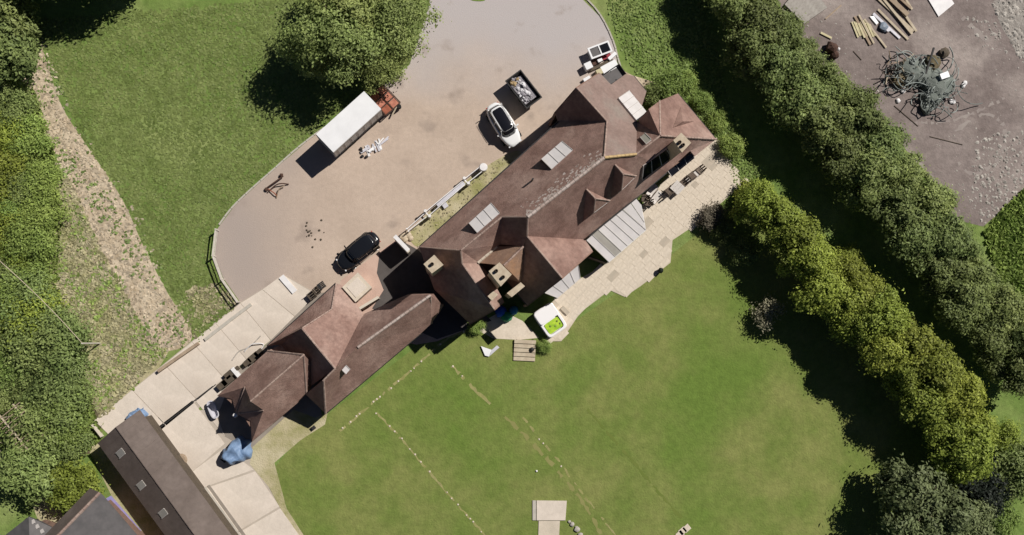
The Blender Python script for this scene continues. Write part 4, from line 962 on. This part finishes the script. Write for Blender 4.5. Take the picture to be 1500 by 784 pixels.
ribbon('worn_line', [(740, 610), (790, 660), (850, 730), (880, 784)], .4, 'worn', .011, 4, .15)
ribbon('worn_line', [(765, 612), (800, 652), (845, 712), (905, 790)], .22, 'worn_pale', .013, 5, .45)
ribbon('worn_line', [(860, 600), (930, 680), (1000, 762)], .3, 'lawn_dark', .011, 6, .15)
ribbon('wheel_track', [(1240, 120), (1310, 200), (1390, 285)], .35, 'track_pale', .012, 7, .1)
ribbon('wheel_track', [(1395, 195), (1440, 168), (1470, 185), (1465, 230), (1425, 255), (1400, 235)], .5, 'track_pale', .012, 8, .25)
ribbon('wheel_track', [(1330, 180), (1400, 175), (1480, 140)], .4, 'track_pale', .013, 9, .3)
ribbon('wheel_track', [(1410, 25), (1440, 55), (1455, 62)], .7, 'track_pale', .013, 10, .1)
# ---------------------------------------------------------------- garage yard bits
tp = thing('covered_machine', 'machine under a blue tarpaulin standing on the concrete yard', 'tarpaulin', W(343, 664), world=True)
def drape(c, rx, ry, h_, seed, rz=0):
    q = random.Random(seed); rg = []; n = 28; off = [q.uniform(.82, 1.18) for _ in range(n)]
    for i, (s, z) in enumerate(((1.12, 0.02), (1.05, .25*h_), (.96, .7*h_), (.8, .95*h_), (.45, h_), (.12, 1.05*h_))):
        rg.append([c+Matrix.Rotation(rz, 3, 'Z') @ Vector((rx*s*off[k]*math.copysign(abs(math.cos(2*math.pi*k/n))**.7, math.cos(2*math.pi*k/n)), ry*s*off[(k+i) % n]*math.copysign(abs(math.sin(2*math.pi*k/n))**.7, math.sin(2*math.pi*k/n)), z+q.uniform(-.05, .07)*h_)) for k in range(n)])
    return MB().rings(rg)
tc_ = W(345, 663, .8); tc_.z = 0; qt = random.Random(5); nx, ny = 18, 15; vs = []
for a in range(nx):
    for b in range(ny):
        u_, v_ = a/(nx-1)*2-1, b/(ny-1)*2-1; e_ = max(abs(u_), abs(v_)); sx_ = 1.35+.15*math.sin(3*v_+1)+.1*math.sin(7*v_); sy_ = 1.05+.18*math.sin(2.6*u_)+.08*math.sin(8*u_+2)
        hgt = (1.25 if u_ < .25 else .85)-.25*v_*v_; hgt += .10*math.sin(5*u_+3*v_)+.07*math.sin(9*v_-4*u_); edge = max(0, (e_-.72)/.28); z_ = .03+max(0, hgt)*(1-edge**1.4)+qt.uniform(-.03, .03)*(1-edge)
        p = Matrix.Rotation(.55, 3, 'Z') @ Vector((u_*sx_*(1-.12*v_*v_), v_*sy_*(1-.12*u_*u_), 0)); vs.append(tc_+Vector((p.x, p.y, z_)))
MB().add(vs, [(a*ny+b, (a+1)*ny+b, (a+1)*ny+b+1, a*ny+b+1) for a in range(nx-1) for b in range(ny-1)]).build('tarpaulin', 'tarp', tp, smooth=True)
MB().box(W(333, 668, .3), (.5, 1.2, .5), -.7).build('machine_body', 'black_plastic', tp)
drape(W(199, 611, .3)-Vector((0, 0, .3)), .9, .6, .5, 9, .5).build('x', 'tarp'); o = bpy.data.objects['x']; o.name = 'tarpaulin_heap'; tag(o, 'small pale blue tarpaulin heap behind the barn ridge end', 'tarpaulin')
t = thing('bath_tub', 'old white bath tub left beside the garage end wall', 'bath', (*W(312, 600, .5).to_2d(), .045), ang((306, 588), (316, 612)))
MB().rings([superel(1.3, .5, 0, 28), superel(1.7, .75, .5, 28), superel(1.75, .8, .52, 28), superel(1.55, .62, .52, 28), superel(1.3, .45, .15, 28)]).build('shell', 'lavender', t, smooth=False)
for i, (x, y, s) in enumerate(((325, 564, .5), (333, 558, .55), (336, 548, .5), (345, 541, .3), (371, 524, .55), (378, 517, .4), (362, 531, .4))):
    boxthing('planter_box', 'dark wooden planter box along the garage wall', 'planter', (x, y), .015, (s*2, s*1.2, .5), 'timber_dark', (300, 590), (340, 556), 'planters along the garage')
boxthing('pale_block', 'pale concrete block standing on edge beside the dark planters', 'block', (345, 546), .015, (.35, 1.1, .6), 'white_paint', (300, 590), (340, 556))
o = MB().tube(spline([W(358, 515, .1), W(368, 505, .35), W(380, 503, .3), W(386, 505, .1), W(383, 511, .08)]), .05, 6).build('hose', 'white_paint'); tag(o, 'white hose curling off the concrete road by the garage', 'hose')
o = MB().tube(spline([W(340, 528, .06), W(350, 515, .06), W(366, 508, .06), W(382, 492, .06)]), .05, 6).build('water_pipe', 'stone'); tag(o, 'grey pipe laid beside the garage on the concrete road', 'pipe')
t = thing('mower', 'small dark machine with round brown pan beside the barn wall', 'mower', W(258, 665), world=True)
lump(W(254, 663, .4), .33, 61, .8).build('engine', 'black_metal', t); MB().cyl(W(265, 674, .05), .6, .25, 14, .5).build('pan', 'timber', t); MB().tube([W(251, 655, .5), W(254, 662, .6)], .04, 6).build('handle', 'black_metal', t)
boxthing('gas_bottle_box', 'small dark box at the edge of the pale path behind the garage', 'box', (459, 627), .02, (.35, .35, .3), 'black_plastic', (455, 630), (463, 624))
for (a, b) in (((300, 714), (352, 786)),):
    o = MB().beam(W(*a, .1), W(*b, .1), .22, .2).build('barn_kerb', 'kerb', origin=W(*a)); tag(o, 'straight pale kerb on the concrete yard along the barn', 'kerb')
sheet('barn_drain_strip', [(303, 712), (307, 710), (362, 786), (357, 788)], 'concrete_dark', .046)

# ---------------------------------------------------------------- demolition yard
for i, (a, b, wd, z, mt) in enumerate((((1282, -6), (1338, 46), .30, .10, 'timber_pale'), ((1290, -6), (1336, 50), .26, .2, 'timber_pale'), ((1298, -8), (1330, 22), .5, .25, 'timber'), ((1305, -8), (1342, 46), .26, .12, 'timber_pale'), ((1286, 14), (1330, 58), .24, .1, 'timber_pale'), ((1279, 20), (1318, 56), .28, .1, 'lavender'),
        ((1312, -8), (1334, 12), .25, .2, 'timber'), ((1322, -8), (1336, 14), .22, .12, 'timber_pale'), ((1252, 24), (1275, 66), .26, .1, 'timber'), ((1258, 22), (1280, 64), .2, .16, 'timber_pale'), ((1266, 28), (1298, 70), .2, .1, 'timber_pale'), ((1202, 48), (1218, 56), .22, .1, 'timber_cream'), ((1209, 28), (1232, 8), .14, .06, 'timber'))):
    m = MB().beam(W(*a, z), W(*b, z), wd, .1); o = m.build('timber_plank', mt, origin=W(*a)); tag(o, {'timber_pale': 'long pale salvaged plank lying in the demolition yard', 'timber': 'brown weathered plank lying in the demolition yard', 'lavender': 'long white painted plank beside the crushed metal scrap', 'timber_cream': 'single short cream board lying beside the maroon drums'}[mt], 'plank', 'planks in the demolition yard')
for i in range(9):
    x = 1248+i*3.2; m = MB().beam(W(x, 33+random.uniform(-3, 4), .1+.05*(i % 2)), W(x+9, 54+random.uniform(-3, 3), .1+.05*(i % 2)), .2, .06); tag(m.build('cream_board', 'timber_cream', origin=W(x, 44)), 'short cream board in the small fanned pile', 'board', 'cream boards in the yard')
for i in range(7):
    t0 = i/7; a, b = lerp((1150, 6), (1178, 34), t0), lerp((1180, -30), (1212, 10), t0); a2 = lerp((1150, 6), (1178, 34), t0+.16); b2 = lerp((1180, -30), (1212, 10), t0+.16)
    m = MB().prism([W(*a, .4), W(*b, .4), W(*b2, .4), W(*a2, .4)], .05, .30+.025*(i % 2)+random.uniform(0, .03)); tag(m.build('roofing_sheet', 'stone', origin=W(*a)), 'grey roofing sheet in the flat stack beside the hedge', 'sheet', 'stacked roofing sheets')
m = MB().prism(G([(1352, -12), (1374, 25), (1397, 6), (1380, -20)]), .04, .12); tag(m.build('white_sheet', 'white_paint', origin=W(1375, 5)), 'flat white square sheet lying on the demolition yard', 'sheet')
m = MB().prism(G([(1273, 25), (1279, 24), (1286, 34), (1283, 37)]), .04, .14); tag(m.build('white_wedge', 'white', origin=W(1280, 30)), 'small white wedge shaped board among the planks', 'board')
o = lump((0, 0, 0), .55, 71, .4).build('metal_scrap', 'steel_grey'); p = W(1293, 40); o.location = (p.x, p.y, .2); tag(o, 'grey crushed metal scrap between the planks', 'scrap')
o = MB().cyl((0, 0, 0), .22, .3, 10).build('paint_tin', 'lavender'); p = W(1299, 45); o.location = (p.x, p.y, .01); tag(o, 'pale blue tin beside the crushed metal scrap', 'tin')
mt = thing('maroon_drum', 'maroon rusted oil drum heap against the hedge in the yard', 'drum', W(1219, 76), world=True)
lump(W(1218, 70, .5), .65, 81, .9).build('drum', 'rust_dark', mt); lump(W(1222, 80, .4), .5, 82, .9).build('drum', 'rust_dark', mt); lump(W(1228, 72, .6), .2, 83, .9).build('lid', 'white_paint', mt)
# tangled scrap heap
sp = thing('scrap_heap', 'tangled heap of green netting, cables and branches in the demolition yard', 'scrap heap', W(1360, 122), world=True)
for i, (x, y, r) in enumerate(((1335, 105, 1.5), (1350, 110, 1.3), (1372, 125, 1.7), (1385, 120, 1.0), (1365, 142, 1.2), (1358, 158, .7), (1318, 118, .8), (1366, 92, .9))):
    lump(W(x, y, .3), r, 600+i, .45).build('netting_heap', 'net' if i < 6 else 'darkearth', sp)
cb = MB(); rr = random.Random(4)
for i in range(75):
    x, y = rr.choice([(1340, 108), (1370, 122), (1365, 145), (1385, 122), (1320, 105)]); x += rr.gauss(0, 9); y += rr.gauss(0, 9); th = rr.uniform(0, 6.28); pts = []
    k = rr.uniform(-.9, .9); l = rr.uniform(4, 11)
    for j in range(6):
        pts.append(W(x, y, max(.1, rr.uniform(.25, 1.1)))); x += l*math.cos(th); y += l*math.sin(th); th += k
    cb.tube(spline(pts, 3), rr.uniform(.03, .065), 5)
o = cb.build('cables', 'cable', sp); o['kind'] = 'stuff'
for i in range(34):
    x, y, th = rr.uniform(1298, 1345), rr.uniform(84, 125), rr.uniform(0, 6.28); MB().tube([W(x, y, .3), W(x+12*math.cos(th), y+12*math.sin(th), rr.uniform(.2, 1.2))], .08, 5, .04).build('branch', rr.choice(['timber_pale', 'timber', 'timber_dark']), sp)
MB().beam(W(1368, 70, 1.2), W(1356, 108, .8), .16, .16).build('steel_post', 'black_metal', sp)
MB().box(W(1383, 111, 1.2), (.95, .6, .3), .35).build('white_crate', 'white', sp)
for i, (x, y) in enumerate(((1396, 150), (1392, 149), (1410, 126), (1413, 122), (1322, 134), (1315, 148))):
    o = lump((0, 0, 0), .26, 640+i, .5).build('white_rubble', 'white_paint'); p = W(x, y); o.location = (p.x, p.y, .12); tag(o, 'lump of white rubble at the foot of the tangled scrap heap', 'rubble', 'white rubble by the scrap heap')
o = lump((0, 0, 0), .6, 650, .5).build('brush_heap', 'timber_dark'); p = W(1381, 78); o.location = (p.x, p.y, .2); tag(o, 'small dark brown brush heap beyond the scrap pile', 'heap')
rb = MB(); rb2 = MB()
def scatter(mb, poly, n, r0, r1, seed):
    q = random.Random(seed); xs = [p[0] for p in poly]; ys = [p[1] for p in poly]; k = 0
    while k < n:
        x, y = q.uniform(min(xs), max(xs)), q.uniform(min(ys), max(ys))
        if not inside(poly, [x], [y])[0]: continue
        r = r0+(r1-r0)*q.random()**3; c = W(x, y); vs = [c+Vector((r*q.uniform(.6, 1.1)*a, r*q.uniform(.6, 1.1)*b, z*r*q.uniform(.5, .9))) for a, b, z in ((1, 0, .1), (.5, .9, .1), (-.5, .8, .1), (-1, 0, .1), (-.4, -.9, .1), (.6, -.8, .1), (.3, .2, .6), (-.3, -.1, .6))]
        mb.add(vs, [(0, 1, 6), (1, 2, 6), (2, 7, 6), (2, 3, 7), (3, 4, 7), (4, 5, 7), (5, 6, 7), (5, 0, 6)]); k += 1
scatter(rb, [(1440, -20), (1520, -40), (1520, 100), (1495, 90), (1470, 40)], 1300, .05, .34, 1)
scatter(rb, [(1430, 200), (1500, 190), (1505, 285), (1440, 330), (1420, 300)], 650, .04, .26, 2); scatter(rb, [(1410, 20), (1460, 30), (1480, 90), (1440, 70)], 120, .05, .25, 5)
o = rb.build('rubble', 'stone'); o['kind'] = 'stuff'
scatter(rb2, [(x, y) for x, y in YARD if True], 900, .03, .14, 3); o = rb2.build('gravel', 'stone'); o['kind'] = 'stuff'
db = MB()
scatter(db, DRIVE[:-1], 500, .015, .05, 6); o = db.build('loose_gravel', 'stone'); o['kind'] = 'stuff'
for a, b in (((1250, 75), (1262, 88)), ((1310, 155), (1345, 185)), ((1362, 200), (1410, 212))):
    o = MB().beam(W(*a, .05), W(*b, .05), .06, .05).build('steel_bar', 'timber_dark'); tag(o, 'thin steel bar lying on the bare yard ground', 'bar', 'bars on the yard ground')

# ---------------------------------------------------------------- vegetation
def leaf_mesh(name, lobes, n, size, mat, seed, up=.75, shell=.45, clump=.40):
    """leaf-sized faces through the outer volume of overlapping lobes (cx,cy,cz,rx,ry,rz)"""
    q = np.random.default_rng(seed); lb = np.array(lobes, float); vol = (lb[:, 3]*lb[:, 4]*lb[:, 5])**(2/3); k = q.choice(len(lb), n, p=vol/vol.sum())
    d = q.normal(size=(n, 3)); d /= np.linalg.norm(d, axis=1)[:, None]
    nc = max(12, n//70); ck = q.choice(len(lb), nc, p=vol/vol.sum()); cd = q.normal(size=(nc, 3)); cd[:, 2] += .25; cd /= np.linalg.norm(cd, axis=1)[:, None]
    cr_ = shell+(1.12-shell)*q.random(nc)**.55; cc = lb[ck, :3]+cd*lb[ck, 3:]*cr_[:, None]
    w_i = q.integers(0, nc, n); sg = clump*(.6+.8*q.random(nc))[w_i]
    off = q.normal(size=(n, 3))*np.array([1, 1, .6]); c = cc[w_i]+off*sg[:, None]; d = cd[w_i]
    nr = d*.5+off*.35+q.normal(size=(n, 3))*.45; nr[:, 2] += up; nr /= np.linalg.norm(nr, axis=1)[:, None]
    a = q.normal(size=(n, 3)); t = np.cross(nr, a); t /= np.linalg.norm(t, axis=1)[:, None]; b = np.cross(nr, t)
    s = (size*(.6+.8*q.random(n)))[:, None]; w_ = s*.62
    mid = nr*s*.18
    V = np.stack([c-t*s, c+b*w_*.8+mid, c+t*s, c-b*w_*.8+mid], 1).reshape(-1, 3)
    F_ = np.arange(n*4, dtype=np.int32)
    me = bpy.data.meshes.new(name); me.vertices.add(n*4); me.vertices.foreach_set('co', V.ravel().astype(np.float32))
    me.loops.add(n*4); me.loops.foreach_set('vertex_index', F_); me.polygons.add(n)
    me.polygons.foreach_set('loop_start', np.arange(0, n*4, 4, dtype=np.int32)); me.update(); me.validate(); me.materials.append(MATS[mat]); return me
def tree_lobes(r, hh, q, n=11):
    """crown lobes for crown radius r, tree height hh"""
    z0 = hh*.52; out = [(0, 0, z0, r*.45, r*.45, hh*.30)]
    for i in range(n+7):
        a = 2.4*i+q.uniform(-.5, .5); e = r*(.25+.68*((i+.5)/(n+7))**.6)*q.uniform(.8, 1.08); z = z0+hh*(.30*(1-(e/r)**2)-.10)+q.uniform(-.10, .10)*hh; s = q.uniform(.20, .34)*r
        out.append((e*math.cos(a), e*math.sin(a), z, s, s, s*q.uniform(.7, 1.1)))
    return out
def trunk_mesh(r, hh, seed):
    q = random.Random(seed); m = MB(); b = hh*.022+.06
    m.tube(spline([(0, 0, -.1), (q.uniform(-.1, .1), q.uniform(-.1, .1), hh*.3), (q.uniform(-.2, .2), q.uniform(-.2, .2), hh*.7)], 4), b, 8, b*.35)
    for i in range(7):
        a = 2.4*i; z = hh*(.24+.05*i); m.tube(spline([(0, 0, z), (r*.3*math.cos(a), r*.3*math.sin(a), z+hh*.1), (r*.68*math.cos(a), r*.68*math.sin(a), z+hh*.17)], 3), b*.45, 5, b*.12)
    return m.mesh('trunk', 'bark')
VAR = {}
def variant(kind, i, r, hh, n, size, mat, **kw):
    key = (kind, i)
    if key not in VAR:
        q = random.Random(sum(map(ord, kind))*7+i); VAR[key] = (leaf_mesh('crown', tree_lobes(r, hh, q, kw.pop('lob', 11)), n, size, MATS[mat].name, sum(map(ord, kind))+i*31, **kw), trunk_mesh(r, hh, i+3))
    return VAR[key]
def plant(name, label, cat, px, py, kind, i, r, hh, n, size, mat, scale=1.0, group=None, zf=.55, parts=('trunk', 'crown'), sz=None, **kw):
    cr, tk = variant(kind, i, r, hh, n, size, mat, **kw)
    p = W(px, py, hh*scale*zf*(sz or 1)); t = thing(name, label, cat, (p.x, p.y, 0), random.uniform(0, 6.28), group); t.scale = (scale, scale, scale*(sz or 1))
    link(parts[0], tk, t); link(parts[1], cr, t); return t
rt = random.Random(21)
# tall hedge row along the demolition yard (B) and brighter row inside it (A)
HB = [(1078, 0), (1112, 36), (1098, 70), (1146, 60), (1140, 105), (1180, 90), (1170, 145), (1215, 135), (1205, 185), (1255, 175), (1240, 225), (1290, 215), (1275, 265), (1325, 255), (1310, 305), (1360, 300), (1345, 350), (1395, 350), (1380, 400), (1425, 405), (1415, 450), (1465, 455), (1455, 500), (1500, 505), (1495, 550), (1050, -30), (1100, -20)]
for i, (x, y) in enumerate(HB):
    plant('hedge_tree', 'dark green broadleaf tree in the tall hedge beside the demolition yard', 'tree', x+rt.uniform(-6, 6), y+rt.uniform(-6, 6), 'hb', i % 5, 3.3, 8.6, 14000, .19, 'leaf_hedge', rt.uniform(.62, .84), 'tall hedge by the demolition yard', sz=.96, shell=.35)
HA = [(1105, 292), (1135, 318), (1160, 345), (1182, 378), (1208, 402), (1235, 405), (1230, 440), (1262, 435), (1258, 475), (1295, 465), (1290, 512), (1330, 500), (1325, 550), (1365, 540), (1355, 590), (1398, 585), (1388, 632), (1425, 630), (1412, 665), (1200, 430)]
for i, (x, y) in enumerate(HA):
    sc_ = .82+.18*min(1, i/10)
    plant('hedge_tree', 'bright yellow green tree in the garden hedge beside the lawn', 'tree', x+rt.uniform(-5, 5), y+rt.uniform(-5, 5), 'ha', i % 5, 2.9, 8.4, 13000, .18, 'leaf_bright', sc_*rt.uniform(.70, .86), 'garden hedge beside the lawn', sz=1.14, shell=.35)
for i, (x, y, s, lb) in enumerate(((492, 55, .86, 'largest light green tree shading the meadow and the box trailer'), (575, 20, .72, 'light green tree overhanging the top of the drive'), (520, -5, .8, 'light green tree behind the largest meadow tree'), (455, 70, .5, 'smaller light green tree on the open meadow side of the largest tree'), (558, 92, .5, 'smaller light green tree hanging over the rust red flatbed frame'))):
    plant('garden_tree', lb, 'tree', x, y, 'bt', i % 3, 5.0, 11.6, 14000, .18, 'leaf_big', s, 'spreading trees beside the drive', zf=.55, clump=.55, shell=.30)
plant('grey_tree', 'round grey green tree at the lower corner of the lawn', 'tree', 1355, 752, 'gt', 0, 4.6, 7.5, 15000, .19, 'leaf_grey', 1.0)
plant('grey_tree', 'smaller grey green tree beside the dark conifer', 'tree', 1415, 765, 'gt', 1, 3.2, 6, 9000, .19, 'leaf_grey', .8)
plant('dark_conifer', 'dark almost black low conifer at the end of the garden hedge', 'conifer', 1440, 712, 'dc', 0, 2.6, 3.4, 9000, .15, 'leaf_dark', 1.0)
plant('dark_conifer', 'second dark conifer at the far corner behind the hedge', 'conifer', 1492, 690, 'dc', 1, 2.4, 4.0, 8000, .15, 'leaf_hedge', 1.0)
for (x, y) in ((5, 30), (12, 75), (-25, 60)):
    plant('field_tree', 'round green tree at the top of the bare earth strip', 'tree', x, y, 'lt', 0, 3.0, 6.5, 9000, .2, 'leaf_hedge', .9, 'trees at the top of the earth strip')
for (x, y) in ((75, -75), (130, -85), (30, -70), (165, -110)):
    plant('field_tree', 'tall tree just beyond the meadow top casting dark shade', 'tree', x, y, 'hb', 2, 3.3, 8.6, 14000, .19, 'leaf_hedge', 1.15, 'trees beyond the meadow')
for i, (x, y, s, lb) in enumerate(((42, 690, 1.0, 'round green shrub tree beside the timber pergola'), (104, 712, .85, 'yellow green shrub tree beside the neighbouring house'))):
    plant('shrub_tree', lb, 'tree', x, y, 'st', i, 2.4, 3.6, 9000, .16, 'leaf_left' if i == 0 else 'leaf_bright', s)
# bank of bushes at the left
LB = []
for i in range(75):
    for _ in range(50):
        x, y = rt.uniform(-25, 135), rt.uniform(105, 650)
        xmax = float(np.interp(y, [100, 200, 300, 345, 400, 450, 500, 560, 620, 660], [18, 46, 70, 48, 42, 60, 98, 104, 96, 95]))
        if x < xmax and all((x-a)**2+(y-b)**2 > 24**2 for a, b in LB) and not (x < 62 and 588 < y < 700): LB.append((x, y)); break
for i, (x, y) in enumerate(LB):
    big = 440 < y < 640 and x > 20
    mt = rt.choice(['leaf_left', 'leaf_left', 'leaf_bush']) if y > 470 else rt.choice(['leaf_bush', 'leaf_bush', 'leaf_left', 'leaf_bright'])
    plant('bush', {'leaf_left': 'soft green', 'leaf_bush': 'fresh green', 'leaf_bright': 'yellow green'}[mt]+' leafy bush on the overgrown bank beside the earth strip', 'bush', x, y, 'lb'+mt, i % 4, 1.9, 2.3, 8500, .105, mt, rt.uniform(.55, 1.15)*(1.3 if big else 1), 'bushes on the overgrown bank', zf=.5, parts=('stem', 'foliage'))
# small shrubs
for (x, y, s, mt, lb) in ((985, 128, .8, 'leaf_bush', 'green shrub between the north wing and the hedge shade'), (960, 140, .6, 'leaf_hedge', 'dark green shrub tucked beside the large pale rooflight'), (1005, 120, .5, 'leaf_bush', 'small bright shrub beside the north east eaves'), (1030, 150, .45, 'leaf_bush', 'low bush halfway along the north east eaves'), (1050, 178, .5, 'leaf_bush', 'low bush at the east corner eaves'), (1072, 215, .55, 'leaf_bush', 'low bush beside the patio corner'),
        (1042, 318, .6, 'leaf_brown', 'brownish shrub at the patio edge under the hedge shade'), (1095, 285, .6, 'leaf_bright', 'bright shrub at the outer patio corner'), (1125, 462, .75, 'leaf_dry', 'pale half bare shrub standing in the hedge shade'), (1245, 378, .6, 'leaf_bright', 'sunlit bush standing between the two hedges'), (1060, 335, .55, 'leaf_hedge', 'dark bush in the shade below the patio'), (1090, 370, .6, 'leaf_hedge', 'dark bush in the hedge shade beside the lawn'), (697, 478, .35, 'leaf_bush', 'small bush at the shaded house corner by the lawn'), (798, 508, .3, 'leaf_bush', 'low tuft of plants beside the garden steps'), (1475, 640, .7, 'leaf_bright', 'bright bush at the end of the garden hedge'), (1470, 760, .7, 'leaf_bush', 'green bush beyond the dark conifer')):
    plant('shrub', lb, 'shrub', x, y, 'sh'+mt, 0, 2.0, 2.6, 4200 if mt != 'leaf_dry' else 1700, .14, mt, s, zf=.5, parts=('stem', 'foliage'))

ow = thing('overhead_wire', 'thin pale wire on a slim pole crossing the overgrown bank', 'wire', W(147, 503), world=True)
pw = W(147, 503); MB().tube([pw, pw+Vector((0, 0, 4.2))], .07, 8).build('pole', 'fence_wood', ow)
we = W(-12, 372, 4.2); ws = pw+Vector((0, 0, 4.1))
MB().tube([ws.lerp(we, t/12)-Vector((0, 0, .7*math.sin(math.pi*t/12))) for t in range(13)], .035, 5).build('wire', 'timber_pale', ow)

# grasses: nobody could count them
def tufts(name, poly, n, size, hgt, mat, seed, dens=None, avoid=()):
    q = np.random.default_rng(seed); P = np.array(poly, float); lo, hi = P.min(0), P.max(0); xs = q.uniform(lo[0], hi[0], n*3); ys = q.uniform(lo[1], hi[1], n*3)
    k = inside(poly, xs, ys)
    for a in avoid: k &= ~inside(a, xs, ys)
    if dens is not None:
        f = np.sin(xs*.043+seed)*np.cos(ys*.051)+.6*np.sin(xs*.11-ys*.07)+.5*np.sin(xs*.23+ys*.19); k &= (f+q.normal(size=len(f))*.6 > dens)
    xs, ys = xs[k][:n], ys[k][:n]; m = len(xs)
    o = np.array([W(0, 0), W(1500, 0), W(0, 784), W(1500, 784)])
    base = np.array([W(x, y) for x, y in zip(xs, ys)])
    th = q.uniform(0, 6.28, m); s = size*(.5+q.random(m)); hh = hgt*(.4+q.random(m))
    dx = np.stack([np.cos(th), np.sin(th), 0*th], 1)*s[:, None]; ln = np.stack([q.normal(size=m)*.3, q.normal(size=m)*.3, 0*th], 1)*s[:, None]
    dn = np.stack([-np.sin(th), np.cos(th), 0*th], 1)*s[:, None]*1.5
    V = np.stack([base-dx, base+dx, base+ln+dx*.5+dn+np.stack([0*th, 0*th, hh], 1), base+ln-dx*.5+dn+np.stack([0*th, 0*th, hh*.9], 1)], 1).reshape(-1, 3); V[:, 2] += .01
    me = bpy.data.meshes.new(name); me.vertices.add(m*4); me.vertices.foreach_set('co', V.ravel().astype(np.float32)); me.loops.add(m*4); me.loops.foreach_set('vertex_index', np.arange(m*4, dtype=np.int32))
    me.polygons.add(m); me.polygons.foreach_set('loop_start', np.arange(0, m*4, 4, dtype=np.int32)); me.update(); me.validate(); me.materials.append(MATS[mat])
    o = link(name, me); o['kind'] = 'stuff'; return o
MEADOW = [(45, 30), (640, -20), (600, 95), (560, 122), (455, 196), (400, 244), (345, 294), (312, 334), (306, 374), (320, 410), (346, 446), (290, 500), (245, 420), (180, 290), (120, 200)]
tufts('meadow_grass', MEADOW, 26000, .12, .05, 'grass_a', 1)
tufts('verge_grass', [(885, -10), (1035, -10), (1060, 120), (1120, 280), (1085, 290), (1050, 205), (990, 130), (930, 105), (910, 70)], 5000, .10, .12, 'grass_a', 3)
tufts('weeds', ROUGH, 8000, .13, .10, 'grass_dry', 4, avoid=(EARTH,)); tufts('weeds', ROUGH, 3500, .14, .12, 'leaf_bush', 5, dens=.5, avoid=(EARTH,))
tufts('straw', EARTH, 3500, .12, .06, 'straw', 6); EW = [(10, 60), (60, 48), (100, 150), (140, 215), (195, 300), (228, 370), (258, 430), (292, 490), (240, 530), (195, 500), (160, 425), (120, 365), (85, 275), (45, 190)]; tufts('straw', EW, 3200, .12, .06, 'straw', 16, dens=.5); tufts('edge_grass', EW, 2600, .13, .12, 'grass_a', 17, dens=.5); tufts('bank_weeds', [(0, 100), (50, 130), (90, 260), (85, 420), (125, 560), (150, 640), (100, 690), (0, 660)], 9000, .15, .25, 'leaf_bush', 7)
tufts('rough_grass', [(1440, 338), (1520, 255), (1520, 520), (1480, 470)], 5000, .16, .3, 'leaf_bush', 8)
tufts('verge_weeds', [(596, 345), (640, 300), (700, 252), (752, 222), (760, 232), (700, 285), (640, 345), (612, 362)], 260, .09, .08, 'grass_dry', 9)
tufts('edge_weeds', [(255, 425), (320, 415), (348, 446), (300, 490), (285, 495)], 900, .13, .10, 'grass_dry', 10, dens=.4)
